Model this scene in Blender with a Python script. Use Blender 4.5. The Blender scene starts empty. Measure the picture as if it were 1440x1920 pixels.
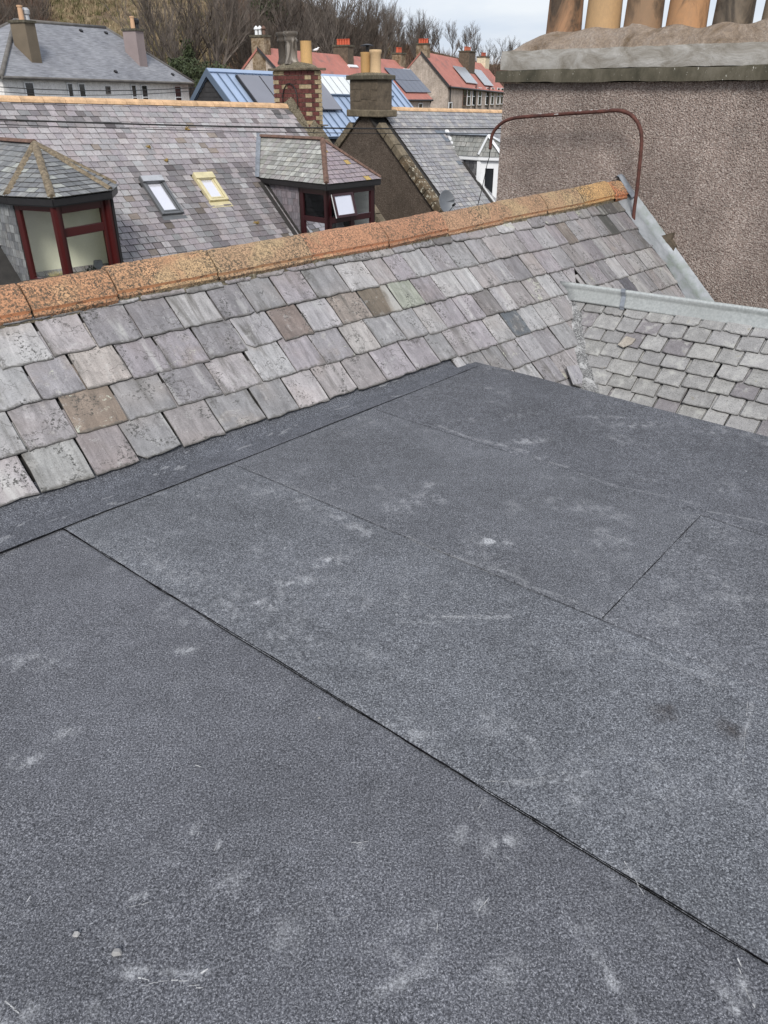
import bpy, bmesh, math, random
import numpy as np
from mathutils import Matrix, Vector
random.seed(11); rng = np.random.default_rng(11)
SC = bpy.context.scene
COL = SC.collection
# ------------------------------------------------------------------ camera
F = 1410.0; HY = 175.0; CH = 1.6
PITCH = math.atan((960 - HY) / F)
cam = bpy.data.cameras.new('camera'); cam.sensor_fit = 'HORIZONTAL'; cam.sensor_width = 36; cam.lens = 36 * F / 1440
cam.clip_start = 0.05; cam.clip_end = 3000
co = bpy.data.objects.new('camera', cam); COL.objects.link(co)
co.location = (0, 0, CH); co.rotation_euler = (math.pi / 2 - PITCH, 0, 0); SC.camera = co
# ------------------------------------------------------------------ sky
SUN_EL, SUN_AZ = 40, 180          # compass-like angle from +Y clockwise
w = bpy.data.worlds.new('World'); SC.world = w; w.use_nodes = True
nt = w.node_tree; nt.nodes.clear()
def N(nt, t, **k):
    n = nt.nodes.new(t)
    for a, b in k.items():
        if a in n.inputs.keys(): n.inputs[a].default_value = b
        else: setattr(n, a, b)
    return n
out = N(nt, 'ShaderNodeOutputWorld'); bg = N(nt, 'ShaderNodeBackground'); bg.inputs[1].default_value = 0.115
sky = N(nt, 'ShaderNodeTexSky'); sky.sky_type = 'NISHITA'; sky.sun_disc = False
sky.sun_elevation = math.radians(SUN_EL); sky.sun_rotation = math.radians(SUN_AZ)
tc = N(nt, 'ShaderNodeTexCoord'); mp = N(nt, 'ShaderNodeMapping'); mp.inputs['Scale'].default_value = (2.2, 2.2, 9); mp.inputs['Location'].default_value = (0.9, 0.2, 0.5)
nz = N(nt, 'ShaderNodeTexNoise'); nz.inputs['Scale'].default_value = 1.7; nz.inputs['Detail'].default_value = 5; nz.inputs['Roughness'].default_value = .5
rp = N(nt, 'ShaderNodeMapRange'); rp.inputs[1].default_value = .36; rp.inputs[2].default_value = .58; rp.inputs[3].default_value = .0; rp.inputs[4].default_value = 1.0
mx = N(nt, 'ShaderNodeMix', data_type='RGBA'); mx2 = N(nt, 'ShaderNodeMix', data_type='RGBA'); mx2.inputs[6].default_value = (4.5, 5.05, 6.1, 1); mx2.inputs[7].default_value = (6.3, 6.5, 6.9, 1)
nt.links.new(tc.outputs['Generated'], mp.inputs[0]); nt.links.new(mp.outputs[0], nz.inputs[0]); nt.links.new(nz.outputs[0], rp.inputs[0])
mx.inputs[0].default_value = .88; nt.links.new(rp.outputs[0], mx2.inputs[0]); nt.links.new(mx2.outputs[2], mx.inputs[7]); nt.links.new(sky.outputs[0], mx.inputs[6]); nt.links.new(mx.outputs[2], bg.inputs[0]); nt.links.new(bg.outputs[0], out.inputs[0])
sl = bpy.data.lights.new('sun', 'SUN'); sl.energy = 2.6; sl.angle = math.radians(18); sl.color = (1, .96, .9)
so = bpy.data.objects.new('sun', sl); COL.objects.link(so)
sd = Vector((math.sin(math.radians(SUN_AZ)) * math.cos(math.radians(SUN_EL)), math.cos(math.radians(SUN_AZ)) * math.cos(math.radians(SUN_EL)), math.sin(math.radians(SUN_EL))))
so.rotation_euler = sd.to_track_quat('Z', 'Y').to_euler()
SC.view_settings.view_transform = 'Standard'; SC.view_settings.look = 'None'; SC.view_settings.gamma = 1; SC.view_settings.exposure = 0.3
SC.view_settings.use_curve_mapping = False
SC.render.engine = 'CYCLES'
# ------------------------------------------------------------------ geometry helpers (survey of the place)
V3 = lambda *a: np.array(a, float)
Z = V3(0, 0, 1); C0 = V3(0, 0, CH)
fw = V3(0, math.cos(PITCH), -math.sin(PITCH)); upv = V3(0, math.sin(PITCH), math.cos(PITCH)); rt = V3(1, 0, 0)
def ray(u, v): return rt * (u - 720) / F - upv * (v - 960) / F + fw
def onz(u, v, z): r = ray(u, v); return C0 + r * (z - CH) / r[2]
def onpl(u, v, p, n): r = ray(u, v); return C0 + r * np.dot(p - C0, n) / np.dot(r, n)
def at(u, v, Y): r = ray(u, v); return C0 + r * (Y / r[1])
def proj(P): d = np.array(P) - C0; return (720 + F * (d @ rt) / (d @ fw), 960 - F * (d @ upv) / (d @ fw))
def frame(deg): a = math.radians(deg); return V3(math.sin(a), math.cos(a), 0), V3(-math.cos(a), math.sin(a), 0)
def unit(v): v = np.array(v, float); return v / np.linalg.norm(v)
WM = {}
def link(o, parent=None, M=None):
    COL.objects.link(o)
    M = M if M is not None else Matrix.Identity(4)
    if parent is not None:
        o.parent = parent; o.matrix_parent_inverse = WM[parent.name].inverted()
    o.matrix_basis = M
    WM[o.name] = M
    return o
def tag(o, label=None, cat=None, group=None, kind=None):
    if label: o['label'] = label
    if cat: o['category'] = cat
    if group: o['group'] = group
    if kind: o['kind'] = kind
    return o
def thing(name, label, cat, loc, group=None):
    o = bpy.data.objects.new(name, None); o.empty_display_size = .3
    link(o, None, Matrix.Translation(Vector(loc))); return tag(o, label, cat, group)
class MB:
    def __init__(s): s.v = []; s.f = []; s.c = []; s.col = (1, 1, 1)
    def add(s, vs, fs):
        k = len(s.v); s.v += [tuple(map(float, p)) for p in vs]; s.f += [tuple(k + i for i in f) for f in fs]; s.c += [s.col] * len(fs)
    def box(s, o, x, y, z):      # corner o, edge vectors x,y,z
        o, x, y, z = map(np.array, (o, x, y, z))
        s.add([o, o + x, o + x + y, o + y, o + z, o + x + z, o + x + y + z, o + y + z], [(3, 2, 1, 0), (4, 5, 6, 7), (0, 1, 5, 4), (1, 2, 6, 5), (2, 3, 7, 6), (3, 0, 4, 7)])
    def bar(s, p, q, side, upd, w, h):   # bar centred on p-q, width w along side, height h along upd
        p = np.array(p) - np.array(side) * w / 2 - np.array(upd) * h / 2; s.box(p, np.array(q) - (p + np.array(side) * w / 2 + np.array(upd) * h / 2), np.array(side) * w, np.array(upd) * h)
    def prism(s, poly, d):        # planar polygon extruded along d
        n = len(poly); poly = [np.array(p) for p in poly]
        s.add(poly + [p + np.array(d) for p in poly], [tuple(range(n))[::-1], tuple(range(n, 2 * n))] + [(i, (i + 1) % n, n + (i + 1) % n, n + i) for i in range(n)])
    def tube(s, pts, r, n=8, cap=True):
        pts = [np.array(p, float) for p in pts]; rs = r if hasattr(r, '__len__') else [r] * len(pts)
        vs = []; fs = []; u = None
        for i, p in enumerate(pts):
            t = unit(pts[min(i + 1, len(pts) - 1)] - pts[max(i - 1, 0)])
            if u is None: u = unit(np.cross(t, (0, 0, 1) if abs(t[2]) < .9 else (1, 0, 0)))
            else: u = unit(u - t * (u @ t))
            b = np.cross(t, u)
            vs += [p + rs[i] * (u * math.cos(2 * math.pi * k / n) + b * math.sin(2 * math.pi * k / n)) for k in range(n)]
        for i in range(len(pts) - 1):
            fs += [(i * n + k, i * n + (k + 1) % n, (i + 1) * n + (k + 1) % n, (i + 1) * n + k) for k in range(n)]
        if cap: fs += [tuple(range(n))[::-1], tuple((len(pts) - 1) * n + k for k in range(n))]
        s.add(vs, fs)
    def lathe(s, c, prof, n=20, ax=None):
        c = np.array(c, float); k0 = 0; vs = []; fs = []
        for r, z in prof: vs += [c + V3(r * math.cos(2 * math.pi * k / n), r * math.sin(2 * math.pi * k / n), z) for k in range(n)]
        for i in range(len(prof) - 1): fs += [(i * n + k, i * n + (k + 1) % n, (i + 1) * n + (k + 1) % n, (i + 1) * n + k) for k in range(n)]
        fs += [tuple(range(n))[::-1], tuple((len(prof) - 1) * n + k for k in range(n))]
        s.add(vs, fs)
    def build(s, name, mat, parent=None, smooth=False, bevel=0, M=None, color=None):
        me = bpy.data.meshes.new(name); me.from_pydata(s.v, [], s.f)
        if any(c != (1, 1, 1) for c in s.c):
            a = me.attributes.new('col', 'FLOAT_COLOR', 'FACE'); a.data.foreach_set('color', np.array([(c[0], c[1], c[2], 1) for c in s.c], np.float32).ravel())
        me.materials.append(mat); me.validate(); 
        bm = bmesh.new(); bm.from_mesh(me); bmesh.ops.recalc_face_normals(bm, faces=bm.faces); bm.to_mesh(me); bm.free()
        if smooth: me.polygons.foreach_set('use_smooth', [True] * len(me.polygons))
        o = bpy.data.objects.new(name, me); link(o, parent, M)
        if color: o.color = (*color, 1)
        if smooth and smooth != 'all':
            try:
                m = o.modifiers.new('es', 'EDGE_SPLIT'); m.split_angle = math.radians(smooth if smooth is not True else 40)
            except Exception: pass
        if bevel:
            m = o.modifiers.new('bv', 'BEVEL'); m.width = bevel; m.segments = 2; m.limit_method = 'ANGLE'
        return o
def obj_from(me, name, parent, M, color=None):
    o = bpy.data.objects.new(name, me); link(o, parent, M)
    if color is not None: o.color = (*color, 1)
    return o
def gridmesh(name, P, mat, parent=None, attrs=None, smooth=True):
    """P: (n,m,3) array of points"""
    n, m, _ = P.shape; me = bpy.data.meshes.new(name)
    idx = np.arange(n * m).reshape(n, m); q = np.stack([idx[:-1, :-1], idx[1:, :-1], idx[1:, 1:], idx[:-1, 1:]], -1).reshape(-1, 4)
    me.vertices.add(n * m); me.vertices.foreach_set('co', P.astype(np.float32).ravel())
    me.loops.add(q.size); me.loops.foreach_set('vertex_index', q.ravel().astype(np.int32))
    me.polygons.add(len(q)); me.polygons.foreach_set('loop_start', np.arange(0, q.size, 4, dtype=np.int32))
    me.update(calc_edges=True)
    if smooth: me.polygons.foreach_set('use_smooth', [True] * len(q))
    for k, a in (attrs or {}).items():
        at_ = me.attributes.new(k, 'FLOAT', 'POINT'); at_.data.foreach_set('value', a.astype(np.float32).ravel())
    me.materials.append(mat); o = bpy.data.objects.new(name, me); return link(o, parent)
def vnoise(x, y, seed=0, octs=4, rough=.5):
    """value noise on numpy arrays"""
    r = np.random.default_rng(seed); T = r.random((256, 256)); tot = 0; amp = 1; s = 0
    for o in range(octs):
        xi = np.floor(x).astype(int); yi = np.floor(y).astype(int); fx = x - xi; fy = y - yi; fx = fx * fx * (3 - 2 * fx); fy = fy * fy * (3 - 2 * fy)
        g = lambda a, b: T[a % 256, b % 256]
        s = s + amp * ((g(xi, yi) * (1 - fx) + g(xi + 1, yi) * fx) * (1 - fy) + (g(xi, yi + 1) * (1 - fx) + g(xi + 1, yi + 1) * fx) * fy); tot += amp
        x = x * 2.03 + 17.3; y = y * 2.03 + 9.1; amp *= rough
    return s / tot
# ------------------------------------------------------------------ materials
class NT:
    def __init__(s, name):
        s.m = bpy.data.materials.new(name); s.m.use_nodes = True; s.t = s.m.node_tree
        s.b = s.t.nodes['Principled BSDF']
    def n(s, t, **k): return N(s.t, t, **k)
    def l(s, a, b): s.t.links.new(a, b)
    def val(s, sock, v):
        if hasattr(v, 'links') or hasattr(v, 'is_linked'): s.l(v, sock)
        else: sock.default_value = v
    def coord(s, which='Object', scale=(1, 1, 1), rnd=False, rot=(0, 0, 0)):
        tc = s.n('ShaderNodeTexCoord'); o = tc.outputs[which]
        mp = s.n('ShaderNodeMapping'); mp.inputs['Scale'].default_value = scale; mp.inputs['Rotation'].default_value = rot; 
        if rnd:
            oi = s.n('ShaderNodeObjectInfo'); vm = s.n('ShaderNodeVectorMath', operation='MULTIPLY_ADD'); cb = s.n('ShaderNodeCombineXYZ')
            for i in range(3): s.l(oi.outputs['Random'], cb.inputs[i])
            s.l(cb.outputs[0], vm.inputs[0]); vm.inputs[1].default_value = (31, 57, 83); s.l(o, vm.inputs[2]); o = vm.outputs[0]
        s.l(o, mp.inputs[0]); return mp.outputs[0]
    def noise(s, co, scale, detail=3, rough=.55, out=0, dist=0):
        n = s.n('ShaderNodeTexNoise'); s.l(co, n.inputs['Vector']); n.inputs['Scale'].default_value = scale; n.inputs['Detail'].default_value = detail; n.inputs['Roughness'].default_value = rough; n.inputs['Distortion'].default_value = dist
        return n.outputs[out]
    def vor(s, co, scale, out='Distance', feature='F1'):
        n = s.n('ShaderNodeTexVoronoi'); n.feature = feature; s.l(co, n.inputs['Vector']); n.inputs['Scale'].default_value = scale; return n.outputs[out]
    def mr(s, v, a, b, c=0., d=1., smooth=False):
        n = s.n('ShaderNodeMapRange'); s.l(v, n.inputs[0]); n.inputs[1].default_value = a; n.inputs[2].default_value = b; n.inputs[3].default_value = c; n.inputs[4].default_value = d
        if smooth: n.interpolation_type = 'SMOOTHSTEP'
        return n.outputs[0]
    def mix(s, f, a, b, mode='MIX'):
        n = s.n('ShaderNodeMix', data_type='RGBA'); n.blend_type = mode; s.val(n.inputs[0], f)
        for k, v in ((6, a), (7, b)):
            if isinstance(v, tuple): n.inputs[k].default_value = (*v, 1) if len(v) == 3 else v
            else: s.l(v, n.inputs[k])
        return n.outputs[2]
    def math(s, op, a, b=0.):
        n = s.n('ShaderNodeMath', operation=op); s.val(n.inputs[0], a); s.val(n.inputs[1], b); return n.outputs[0]
    def grey(s, v):
        n = s.n('ShaderNodeCombineColor'); [s.l(v, n.inputs[i]) for i in range(3)]; return n.outputs[0]
    def ramp(s, v, stops):
        n = s.n('ShaderNodeValToRGB'); s.l(v, n.inputs[0]); e = n.color_ramp.elements
        while len(e) < len(stops): e.new(.5)
        for i, (p, c) in enumerate(stops): e[i].position = p; e[i].color = (*c, 1)
        return n.outputs[0]
    def bump(s, h, strength, dist=.01):
        n = s.n('ShaderNodeBump'); s.l(h, n.inputs['Height']); n.inputs['Strength'].default_value = strength; n.inputs['Distance'].default_value = dist
        if s.b.inputs['Normal'].is_linked:
            s.l(s.b.inputs['Normal'].links[0].from_socket, n.inputs['Normal'])
        s.l(n.outputs[0], s.b.inputs['Normal'])
    def fin(s, col=None, rough=.8, metal=0, spec=None):
        if col is not None:
            if isinstance(col, tuple): s.b.inputs['Base Color'].default_value = (*col, 1)
            else: s.l(col, s.b.inputs['Base Color'])
        s.val(s.b.inputs['Roughness'], rough); s.b.inputs['Metallic'].default_value = metal
        if spec is not None: s.b.inputs['Specular IOR Level'].default_value = spec
        return s.m
def simple(name, col, rough=.7, metal=0, var=.25, scale=6, bump=.15, spec=None, grain=40):
    m = NT(name); c = m.coord('Object', rnd=True); n1 = m.noise(c, scale, 5, .6); n2 = m.noise(c, grain, 3)
    v = m.mr(n1, .3, .7, 1 - var, 1 + var); v2 = m.mr(n2, .3, .7, 1 - var * .5, 1 + var * .5)
    base = m.mix(1., col, m.grey(m.math('MULTIPLY', v, v2)), 'MULTIPLY')
    if bump: m.bump(n2, bump, .01)
    return m.fin(base, rough, metal, spec)
def slate_mat(name, attr=False, near=False, lichen=.5, gain=1.):
    m = NT(name)
    if attr:
        a = m.n('ShaderNodeAttribute'); a.attribute_name = 'col'; oc = a.outputs['Color']; c = m.coord('Object', (1, 1, 1)); cs = m.coord('Object', (3, 3, 1.6))
        r1 = m.noise(c, 1.3, 0)
    else:
        oi = m.n('ShaderNodeObjectInfo'); oc = oi.outputs['Color']; r1 = oi.outputs['Random']; c = m.coord('Object', rnd=True); cs = m.coord('Object', (1, .16, 1), rnd=True, rot=(0, 0, .25))
    st = m.noise(cs, 26, 6, .65, dist=.6); big = m.noise(c, 7, 8, .72, dist=.5); fine = m.noise(c, 150 if near else 45, 4, .75)
    k = m.math('MULTIPLY', m.mr(st, .3, .7, .66, 1.3), m.mr(big, .3, .7, .80, 1.16))
    k = m.math('MULTIPLY', k, m.mr(fine, .3, .7, .80, 1.2))
    k = m.math('MULTIPLY', k, gain)
    base = m.mix(1., oc, m.grey(k), 'MULTIPLY')
    # hue drift to warm and green
    hue = m.noise(c, 3.2, 2); base = m.mix(m.mr(hue, .52, .75, 0, .5), base, m.mix(1., oc, (1.07, .98, .90), 'MULTIPLY'))
    base = m.mix(m.mr(hue, .5, .25, 0, .45), base, m.mix(1., oc, (.96, 1.0, .99), 'MULTIPLY'))
    if near:
        # dark run stains along the slate
        dk = m.noise(cs, 9, 5, .7, dist=.5); base = m.mix(m.math('MULTIPLY', m.mr(dk, .54, .70, 0, .85), m.mr(r1, .25, .55)), base, (.085, .08, .07)); wk = m.noise(cs, 7, 4, .65, dist=.4); base = m.mix(m.math('MULTIPLY', m.mr(wk, .56, .68, 0, .6), m.mr(r1, .7, .3)), base, (.50, .50, .48)); tn = m.noise(c, 4, 4, .6); base = m.mix(m.math('MULTIPLY', m.mr(tn, .58, .70, 0, .4), m.mr(r1, .5, .9)), base, (.27, .22, .175))
        # lichen: pale crusts and black spots
        ln = m.noise(c, 9, 6, .72, dist=.5); thr = m.mr(r1, .86, 1.0, .75 , .55)
        msk = m.math('GREATER_THAN', ln, thr); pc = m.noise(c, 60, 4, .7)
        base = m.mix(m.math('MULTIPLY', msk, m.mr(pc, .46, .54)), base, (.45, .46, .38))
        bs = m.noise(c, 70, 4, .75); bz = m.noise(c, 7, 2); base = m.mix(m.math('MULTIPLY', m.mr(bs, .53, .58, 0, .9), m.mr(bz, .53, .62)), base, (.05, .05, .045))
        bs2 = m.noise(c, 190, 2, .5); base = m.mix(m.mr(bs2, .66, .70, 0, .7), base, (.07, .068, .06))
        vc = m.n('ShaderNodeTexVoronoi'); vc.feature = 'DISTANCE_TO_EDGE'; vc.inputs['Scale'].default_value = 5.5; dv = m.n('ShaderNodeVectorMath', operation='ADD'); nzv = m.n('ShaderNodeTexNoise'); nzv.inputs['Scale'].default_value = 12; nzv.inputs['Detail'].default_value = 4; m.l(c, nzv.inputs['Vector']); sv_ = m.n('ShaderNodeVectorMath', operation='SCALE'); sv_.inputs['Scale'].default_value = .22; m.l(nzv.outputs['Color'], sv_.inputs[0]); m.l(c, dv.inputs[0]); m.l(sv_.outputs[0], dv.inputs[1]); m.l(dv.outputs[0], vc.inputs['Vector'])
        crk = m.math('MULTIPLY', m.mr(vc.outputs['Distance'], .004, .016, 1, 0), m.mr(m.noise(c, 3, 2), .50, .58)); base = m.mix(m.math('MULTIPLY', crk, .75), base, (.07, .065, .06))
        m.bump(vc.outputs['Distance'], .25, .004)
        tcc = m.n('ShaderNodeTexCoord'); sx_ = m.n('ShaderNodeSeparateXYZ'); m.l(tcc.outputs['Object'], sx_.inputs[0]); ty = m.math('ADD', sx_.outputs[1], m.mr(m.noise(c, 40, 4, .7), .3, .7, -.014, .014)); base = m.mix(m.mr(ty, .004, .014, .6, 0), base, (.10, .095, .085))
        flk = m.noise(c, 16, 6, .8); base = m.mix(m.math('MULTIPLY', m.math('GREATER_THAN', flk, .60), .28), base, (.48, .48, .465))
        sc = m.noise(m.coord('Object', (1, .12, 1), rnd=True, rot=(0, 0, -.9)), 55, 2, .5); base = m.mix(m.mr(sc, .76, .80, 0, .35), base, (.55, .55, .53))
    m.bump(st, .5, .005); m.bump(big, .35, .008); m.bump(fine, .4 if near else .25, .003)
    return m.fin(base, m.mr(big, .3, .7, .55, .8), 0, .35)
def old_slate_mat(name):
    m = NT(name); oi = m.n('ShaderNodeObjectInfo'); oc = oi.outputs['Color']; c = m.coord('Object', rnd=True)
    n1 = m.noise(c, 14, 6, .7); n2 = m.noise(c, 85, 5, .8); n3 = m.noise(c, 5, 3)
    base = m.mix(1., oc, m.grey(m.math('MULTIPLY', m.mr(n1, .3, .7, .78, 1.2), m.mr(n2, .3, .7, .8, 1.2))), 'MULTIPLY')
    n4 = m.noise(c, 150, 3, .8); base = m.mix(m.mr(n4, .56, .62, 0, .75), base, (.09, .09, .085)); base = m.mix(m.mr(n2, .57, .63, 0, .8), base, (.12, .12, .115)); base = m.mix(m.math('MULTIPLY', m.mr(n1, .52, .6, 0, .7), m.mr(n3, .45, .6)), base, (.42, .42, .395))
    base = m.mix(m.math('MULTIPLY', m.mr(n1, .62, .7, 0, .8), m.mr(n3, .55, .45)), base, (.20, .17, .09))
    m.bump(n1, .9, .010); m.bump(n2, .8, .005)
    return m.fin(base, .85, 0, .25)
def felt_mat():
    m = NT('mineral_felt'); c = m.coord('Object')
    g1 = m.noise(c, 175, 4, .72, dist=.2); g2 = m.noise(c, 300, 2, .6); mott = m.noise(c, 48, 4, .7); big = m.noise(c, 1.6, 5, .6); mid = m.noise(c, 14, 4, .65)
    sp = m.vor(c, 210)
    base = m.ramp(g1, [(.34, (.024, .0255, .030)), (.46, (.072, .0755, .086)), (.56, (.132, .137, .152)), (.68, (.30, .308, .33))])
    base = m.mix(m.mr(g2, .60, .66, 0, .75), base, (.38, .39, .41)); base = m.mix(m.mr(g2, .42, .36, 0, .75), base, (.022, .023, .026))
    oi = m.n('ShaderNodeObjectInfo')
    base = m.mix(1., base, m.grey(m.math('MULTIPLY', m.mr(big, .3, .7, .80, 1.2), m.math('MULTIPLY', m.mr(mid, .3, .7, .88, 1.12), m.mr(mott, .3, .7, .84, 1.16)))), 'MULTIPLY')
    base = m.mix(1., base, oi.outputs['Color'], 'MULTIPLY')
    a = m.n('ShaderNodeAttribute'); a.attribute_name = 'scuff'; st = m.n('ShaderNodeAttribute'); st.attribute_name = 'stain'
    sf = m.math('MULTIPLY', a.outputs['Fac'], m.mr(g1, .36, .6, .2, 1.)); base = m.mix(sf, base, (.52, .53, .55))
    base = m.mix(st.outputs['Fac'], base, m.mix(1., base, (.22, .165, .13), 'MULTIPLY'))
    m.bump(g1, .5, .002); m.bump(g2, .35, .001)
    return m.fin(base, .8, 0, .3)
def terracotta():
    m = NT('weathered_terracotta'); oi = m.n('ShaderNodeObjectInfo'); c = m.coord('Object', rnd=False)
    b1 = m.noise(c, 5, 5, .7, dist=.3); sp = m.noise(c, 125, 5, .8); sp2 = m.noise(c, 62, 6, .8); zone = m.noise(c, 2.4, 4, .6)
    base = m.mix(1., oi.outputs['Color'], m.grey(m.mr(b1, .3, .7, .8, 1.2)), 'MULTIPLY')
    zn2 = m.noise(c, 3.1, 3, .6); base = m.mix(m.mr(zn2, .52, .62, 0, .6), base, (.50, .38, .22))
    base = m.mix(m.math('MULTIPLY', m.mr(sp2, .49, .54), m.mr(zone, .34, .55, .12, .95)), base, (.10, .082, .06))
    base = m.mix(m.math('MULTIPLY', m.mr(sp, .51, .55), m.mr(b1, .34, .54, .2, 1.)), base, (.06, .05, .04))
    # broken rim faces stay raw orange: faces looking down the slope
    m.bump(sp2, .5, .005); m.bump(sp, .4, .003)
    return m.fin(base, .85, 0, .2)
def harl_mat(name, c1, c2, c3, s=42, strength=1., dist=.02, patch=1.):
    m = NT(name); c = m.coord('Object'); big = m.noise(c, 1.4, 4, .6); mid = m.noise(c, 5, 4, .65)
    n = m.noise(c, s, 5, .75, dist=.6); v = m.vor(c, s * 1.35); n2 = m.noise(c, s * 2.4, 3, .7)
    h = m.math('ADD', m.math('MULTIPLY', v, -.8), n)
    base = m.ramp(n, [(.34, c1), (.5, c2), (.64, c3)]); base = m.mix(m.mr(n2, .58, .66, 0, .6), base, tuple(min(.8, x * 1.35) for x in c3)); base = m.mix(m.mr(n2, .42, .34, 0, .7), base, tuple(x * .5 for x in c1))
    base = m.mix(1., base, m.grey(m.math('MULTIPLY', m.mr(big, .3, .7, 1 - .22 * patch, 1 + .18 * patch), m.mr(mid, .3, .7, .88, 1.1))), 'MULTIPLY')
    sk1 = m.noise(m.coord('Object', (1, 1, .12)), 4.5, 5, .65); base = m.mix(1., base, m.grey(m.mr(sk1, .3, .7, 1 - .16 * patch, 1 + .12 * patch)), 'MULTIPLY')
    m.bump(h, strength, dist)
    return m.fin(base, .95, 0, .15)
MAT = {}
MAT['slate'] = slate_mat('slate_near', near=True)
MAT['slate_s'] = slate_mat('slate_purple', gain=1.)
MAT['slate_j'] = slate_mat('slate_far', attr=True)
MAT['slate_old'] = old_slate_mat('slate_old')
MAT['felt'] = felt_mat()
MAT['terra'] = terracotta()
MAT['harl'] = harl_mat('harl_stack', (.17, .122, .104), (.38, .302, .264), (.60, .525, .475), 56, 1., .025)
MAT['harl_dark'] = harl_mat('harl_brown', (.06, .047, .037), (.105, .082, .066), (.17, .14, .115), 30, .8, .02, .7)
MAT['harl_pale'] = harl_mat('harl_beige', (.36, .30, .25), (.44, .37, .315), (.50, .43, .37), 6, .3, .02)
MAT['harl_white'] = harl_mat('harl_white', (.78, .76, .73), (.84, .82, .79), (.88, .86, .84), 6, .25, .02, .4)
MAT['slate_edge'] = simple('slate_edge', (.075, .072, .068), .9, 0, .5, 20, .3)  # dirty slate sides; shadow lines between slates are put into this dark colour
MAT['deck'] = simple('under_slates', (.03, .028, .026), .9)
MAT['mortar'] = harl_mat('mortar', (.06, .05, .035), (.14, .12, .085), (.27, .24, .18), 28, .9, .012)
MAT['concrete'] = None
m = NT('concrete_band'); c = m.coord('Object', (1, 1, 2)); n1 = m.noise(c, 3.5, 7, .7, dist=.8); n2 = m.noise(c, 30, 4, .7)
MAT['concrete'] = m.fin(m.mix(m.mr(n2, .35, .65, 0, .3), m.ramp(n1, [(.3, (.14, .12, .09)), (.46, (.27, .25, .22)), (.6, (.38, .365, .34)), (.75, (.50, .48, .46))]), (.25, .23, .2)), .9); m.bump(n1, .5, .02); m.bump(n2, .4, .006)
m = NT('cope_stone'); c = m.coord('Object', (1, 1, .5)); n1 = m.noise(c, 5, 6, .7); n2 = m.noise(c, 38, 4, .75)
MAT['cope'] = m.fin(m.mix(m.mr(n2, .66, .69, 0, .9), m.ramp(n1, [(.3, (.04, .037, .024)), (.5, (.085, .075, .052)), (.7, (.14, .125, .095))]), (.6, .58, .52)), .95); m.bump(n1, .4, .02); m.bump(n2, .5, .006)
m = NT('flaunching'); c = m.coord('Object'); n1 = m.noise(c, 3, 8, .75, dist=.6); n2 = m.noise(c, 42, 5, .8)
MAT['flaunch'] = m.fin(m.mix(m.mr(n2, .42, .58, 0, .5), m.ramp(n1, [(.34, (.16, .11, .065)), (.5, (.33, .26, .20)), (.66, (.42, .36, .31))]), (.15, .12, .10)), .95); m.bump(n1, .9, .04); m.bump(n2, .9, .012)
def pot_mat():
    m = NT('sooty_pot'); oi = m.n('ShaderNodeObjectInfo'); c = m.coord('Object', (1, 1, .45), rnd=True); n1 = m.noise(c, 3.6, 5, .65, dist=.7); n2 = m.noise(c, 45, 4, .7)
    thr = m.mr(oi.outputs['Alpha'], 0, 1, .8, .30)
    sub = m.math('SUBTRACT', n1, thr); base = m.mix(m.mr(sub, -.06, .10, 0, .9), oi.outputs['Color'], (.035, .03, .026))
    base = m.mix(m.mr(n2, .35, .65, .0, .25), base, (.2, .15, .1)); m.bump(n2, .2, .003)
    return m.fin(base, .75, 0, .3)
MAT['pot'] = pot_mat()
MAT['lead'] = simple('lead_sheet', (.23, .25, .28), .5, .35, .3, 5, .2, grain=30)
m = NT('zinc'); c = m.coord('Object'); n1 = m.noise(c, 60, 2, .6, dist=.5); n2 = m.noise(c, 3, 5, .65)
MAT['zinc'] = m.fin(m.mix(m.mr(n2, .4, .7, 0, .35), m.ramp(n1, [(.35, (.42, .445, .44)), (.65, (.54, .565, .555))]), (.36, .375, .36)), m.mr(n1, .3, .7, .36, .55), .3)
MAT['rust'] = simple('rusty_pipe', (.085, .03, .022), .75, .1, .45, 14, .4)
MAT['black'] = simple('bitumen', (.006, .006, .007), .9, 0, .2, 20, .1, spec=.1)
MAT['cable'] = simple('cable_black', (.012, .012, .012), .5)
MAT['frame_red'] = simple('oxblood_upvc', (.055, .008, .008), .3, 0, .1, 3, 0)
MAT['frame_dark'] = simple('dark_upvc', (.032, .007, .009), .3, 0, .1, 3, 0)
MAT['white'] = simple('white_upvc', (.74, .75, .76), .4, 0, .05, 3, 0)
MAT['gutter'] = simple('black_gutter', (.014, .013, .014), .45, 0, .2, 6, 0)
MAT['grey_al'] = simple('grey_aluminium', (.15, .155, .16), .4, .4, .1, 6, 0)
MAT['grey_al2'] = simple('pale_aluminium', (.45, .46, .48), .45, .3, .1, 6, 0)
MAT['cream_metal'] = simple('cream_flashing', (.60, .53, .32), .45, .1, .14, 6, 0)
MAT['tile_moss'] = simple('mossy_hip', (.17, .135, .09), .9, 0, .6, 16, .8, grain=60)
MAT['tile_red'] = simple('red_brown_hip', (.13, .075, .055), .85, 0, .45, 12, .6, grain=50)
MAT['ridge_buff'] = simple('buff_ridge', (.58, .38, .22), .85, 0, .3, 4, .4)
MAT['skew'] = simple('skew_stone', (.135, .11, .075), .95, 0, .5, 5, .7, grain=26)
m = NT('skew_lichen'); c = m.coord('Object'); n1 = m.noise(c, 9, 5, .7); n2 = m.noise(c, 3, 4)
MAT['skew_l'] = m.fin(m.mix(m.mr(n1, .56, .60, 0, .85), m.ramp(n2, [(.35, (.07, .055, .035)), (.65, (.15, .105, .06))]), (.5, .47, .38)), .95); m.bump(n1, .6, .01)
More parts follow.
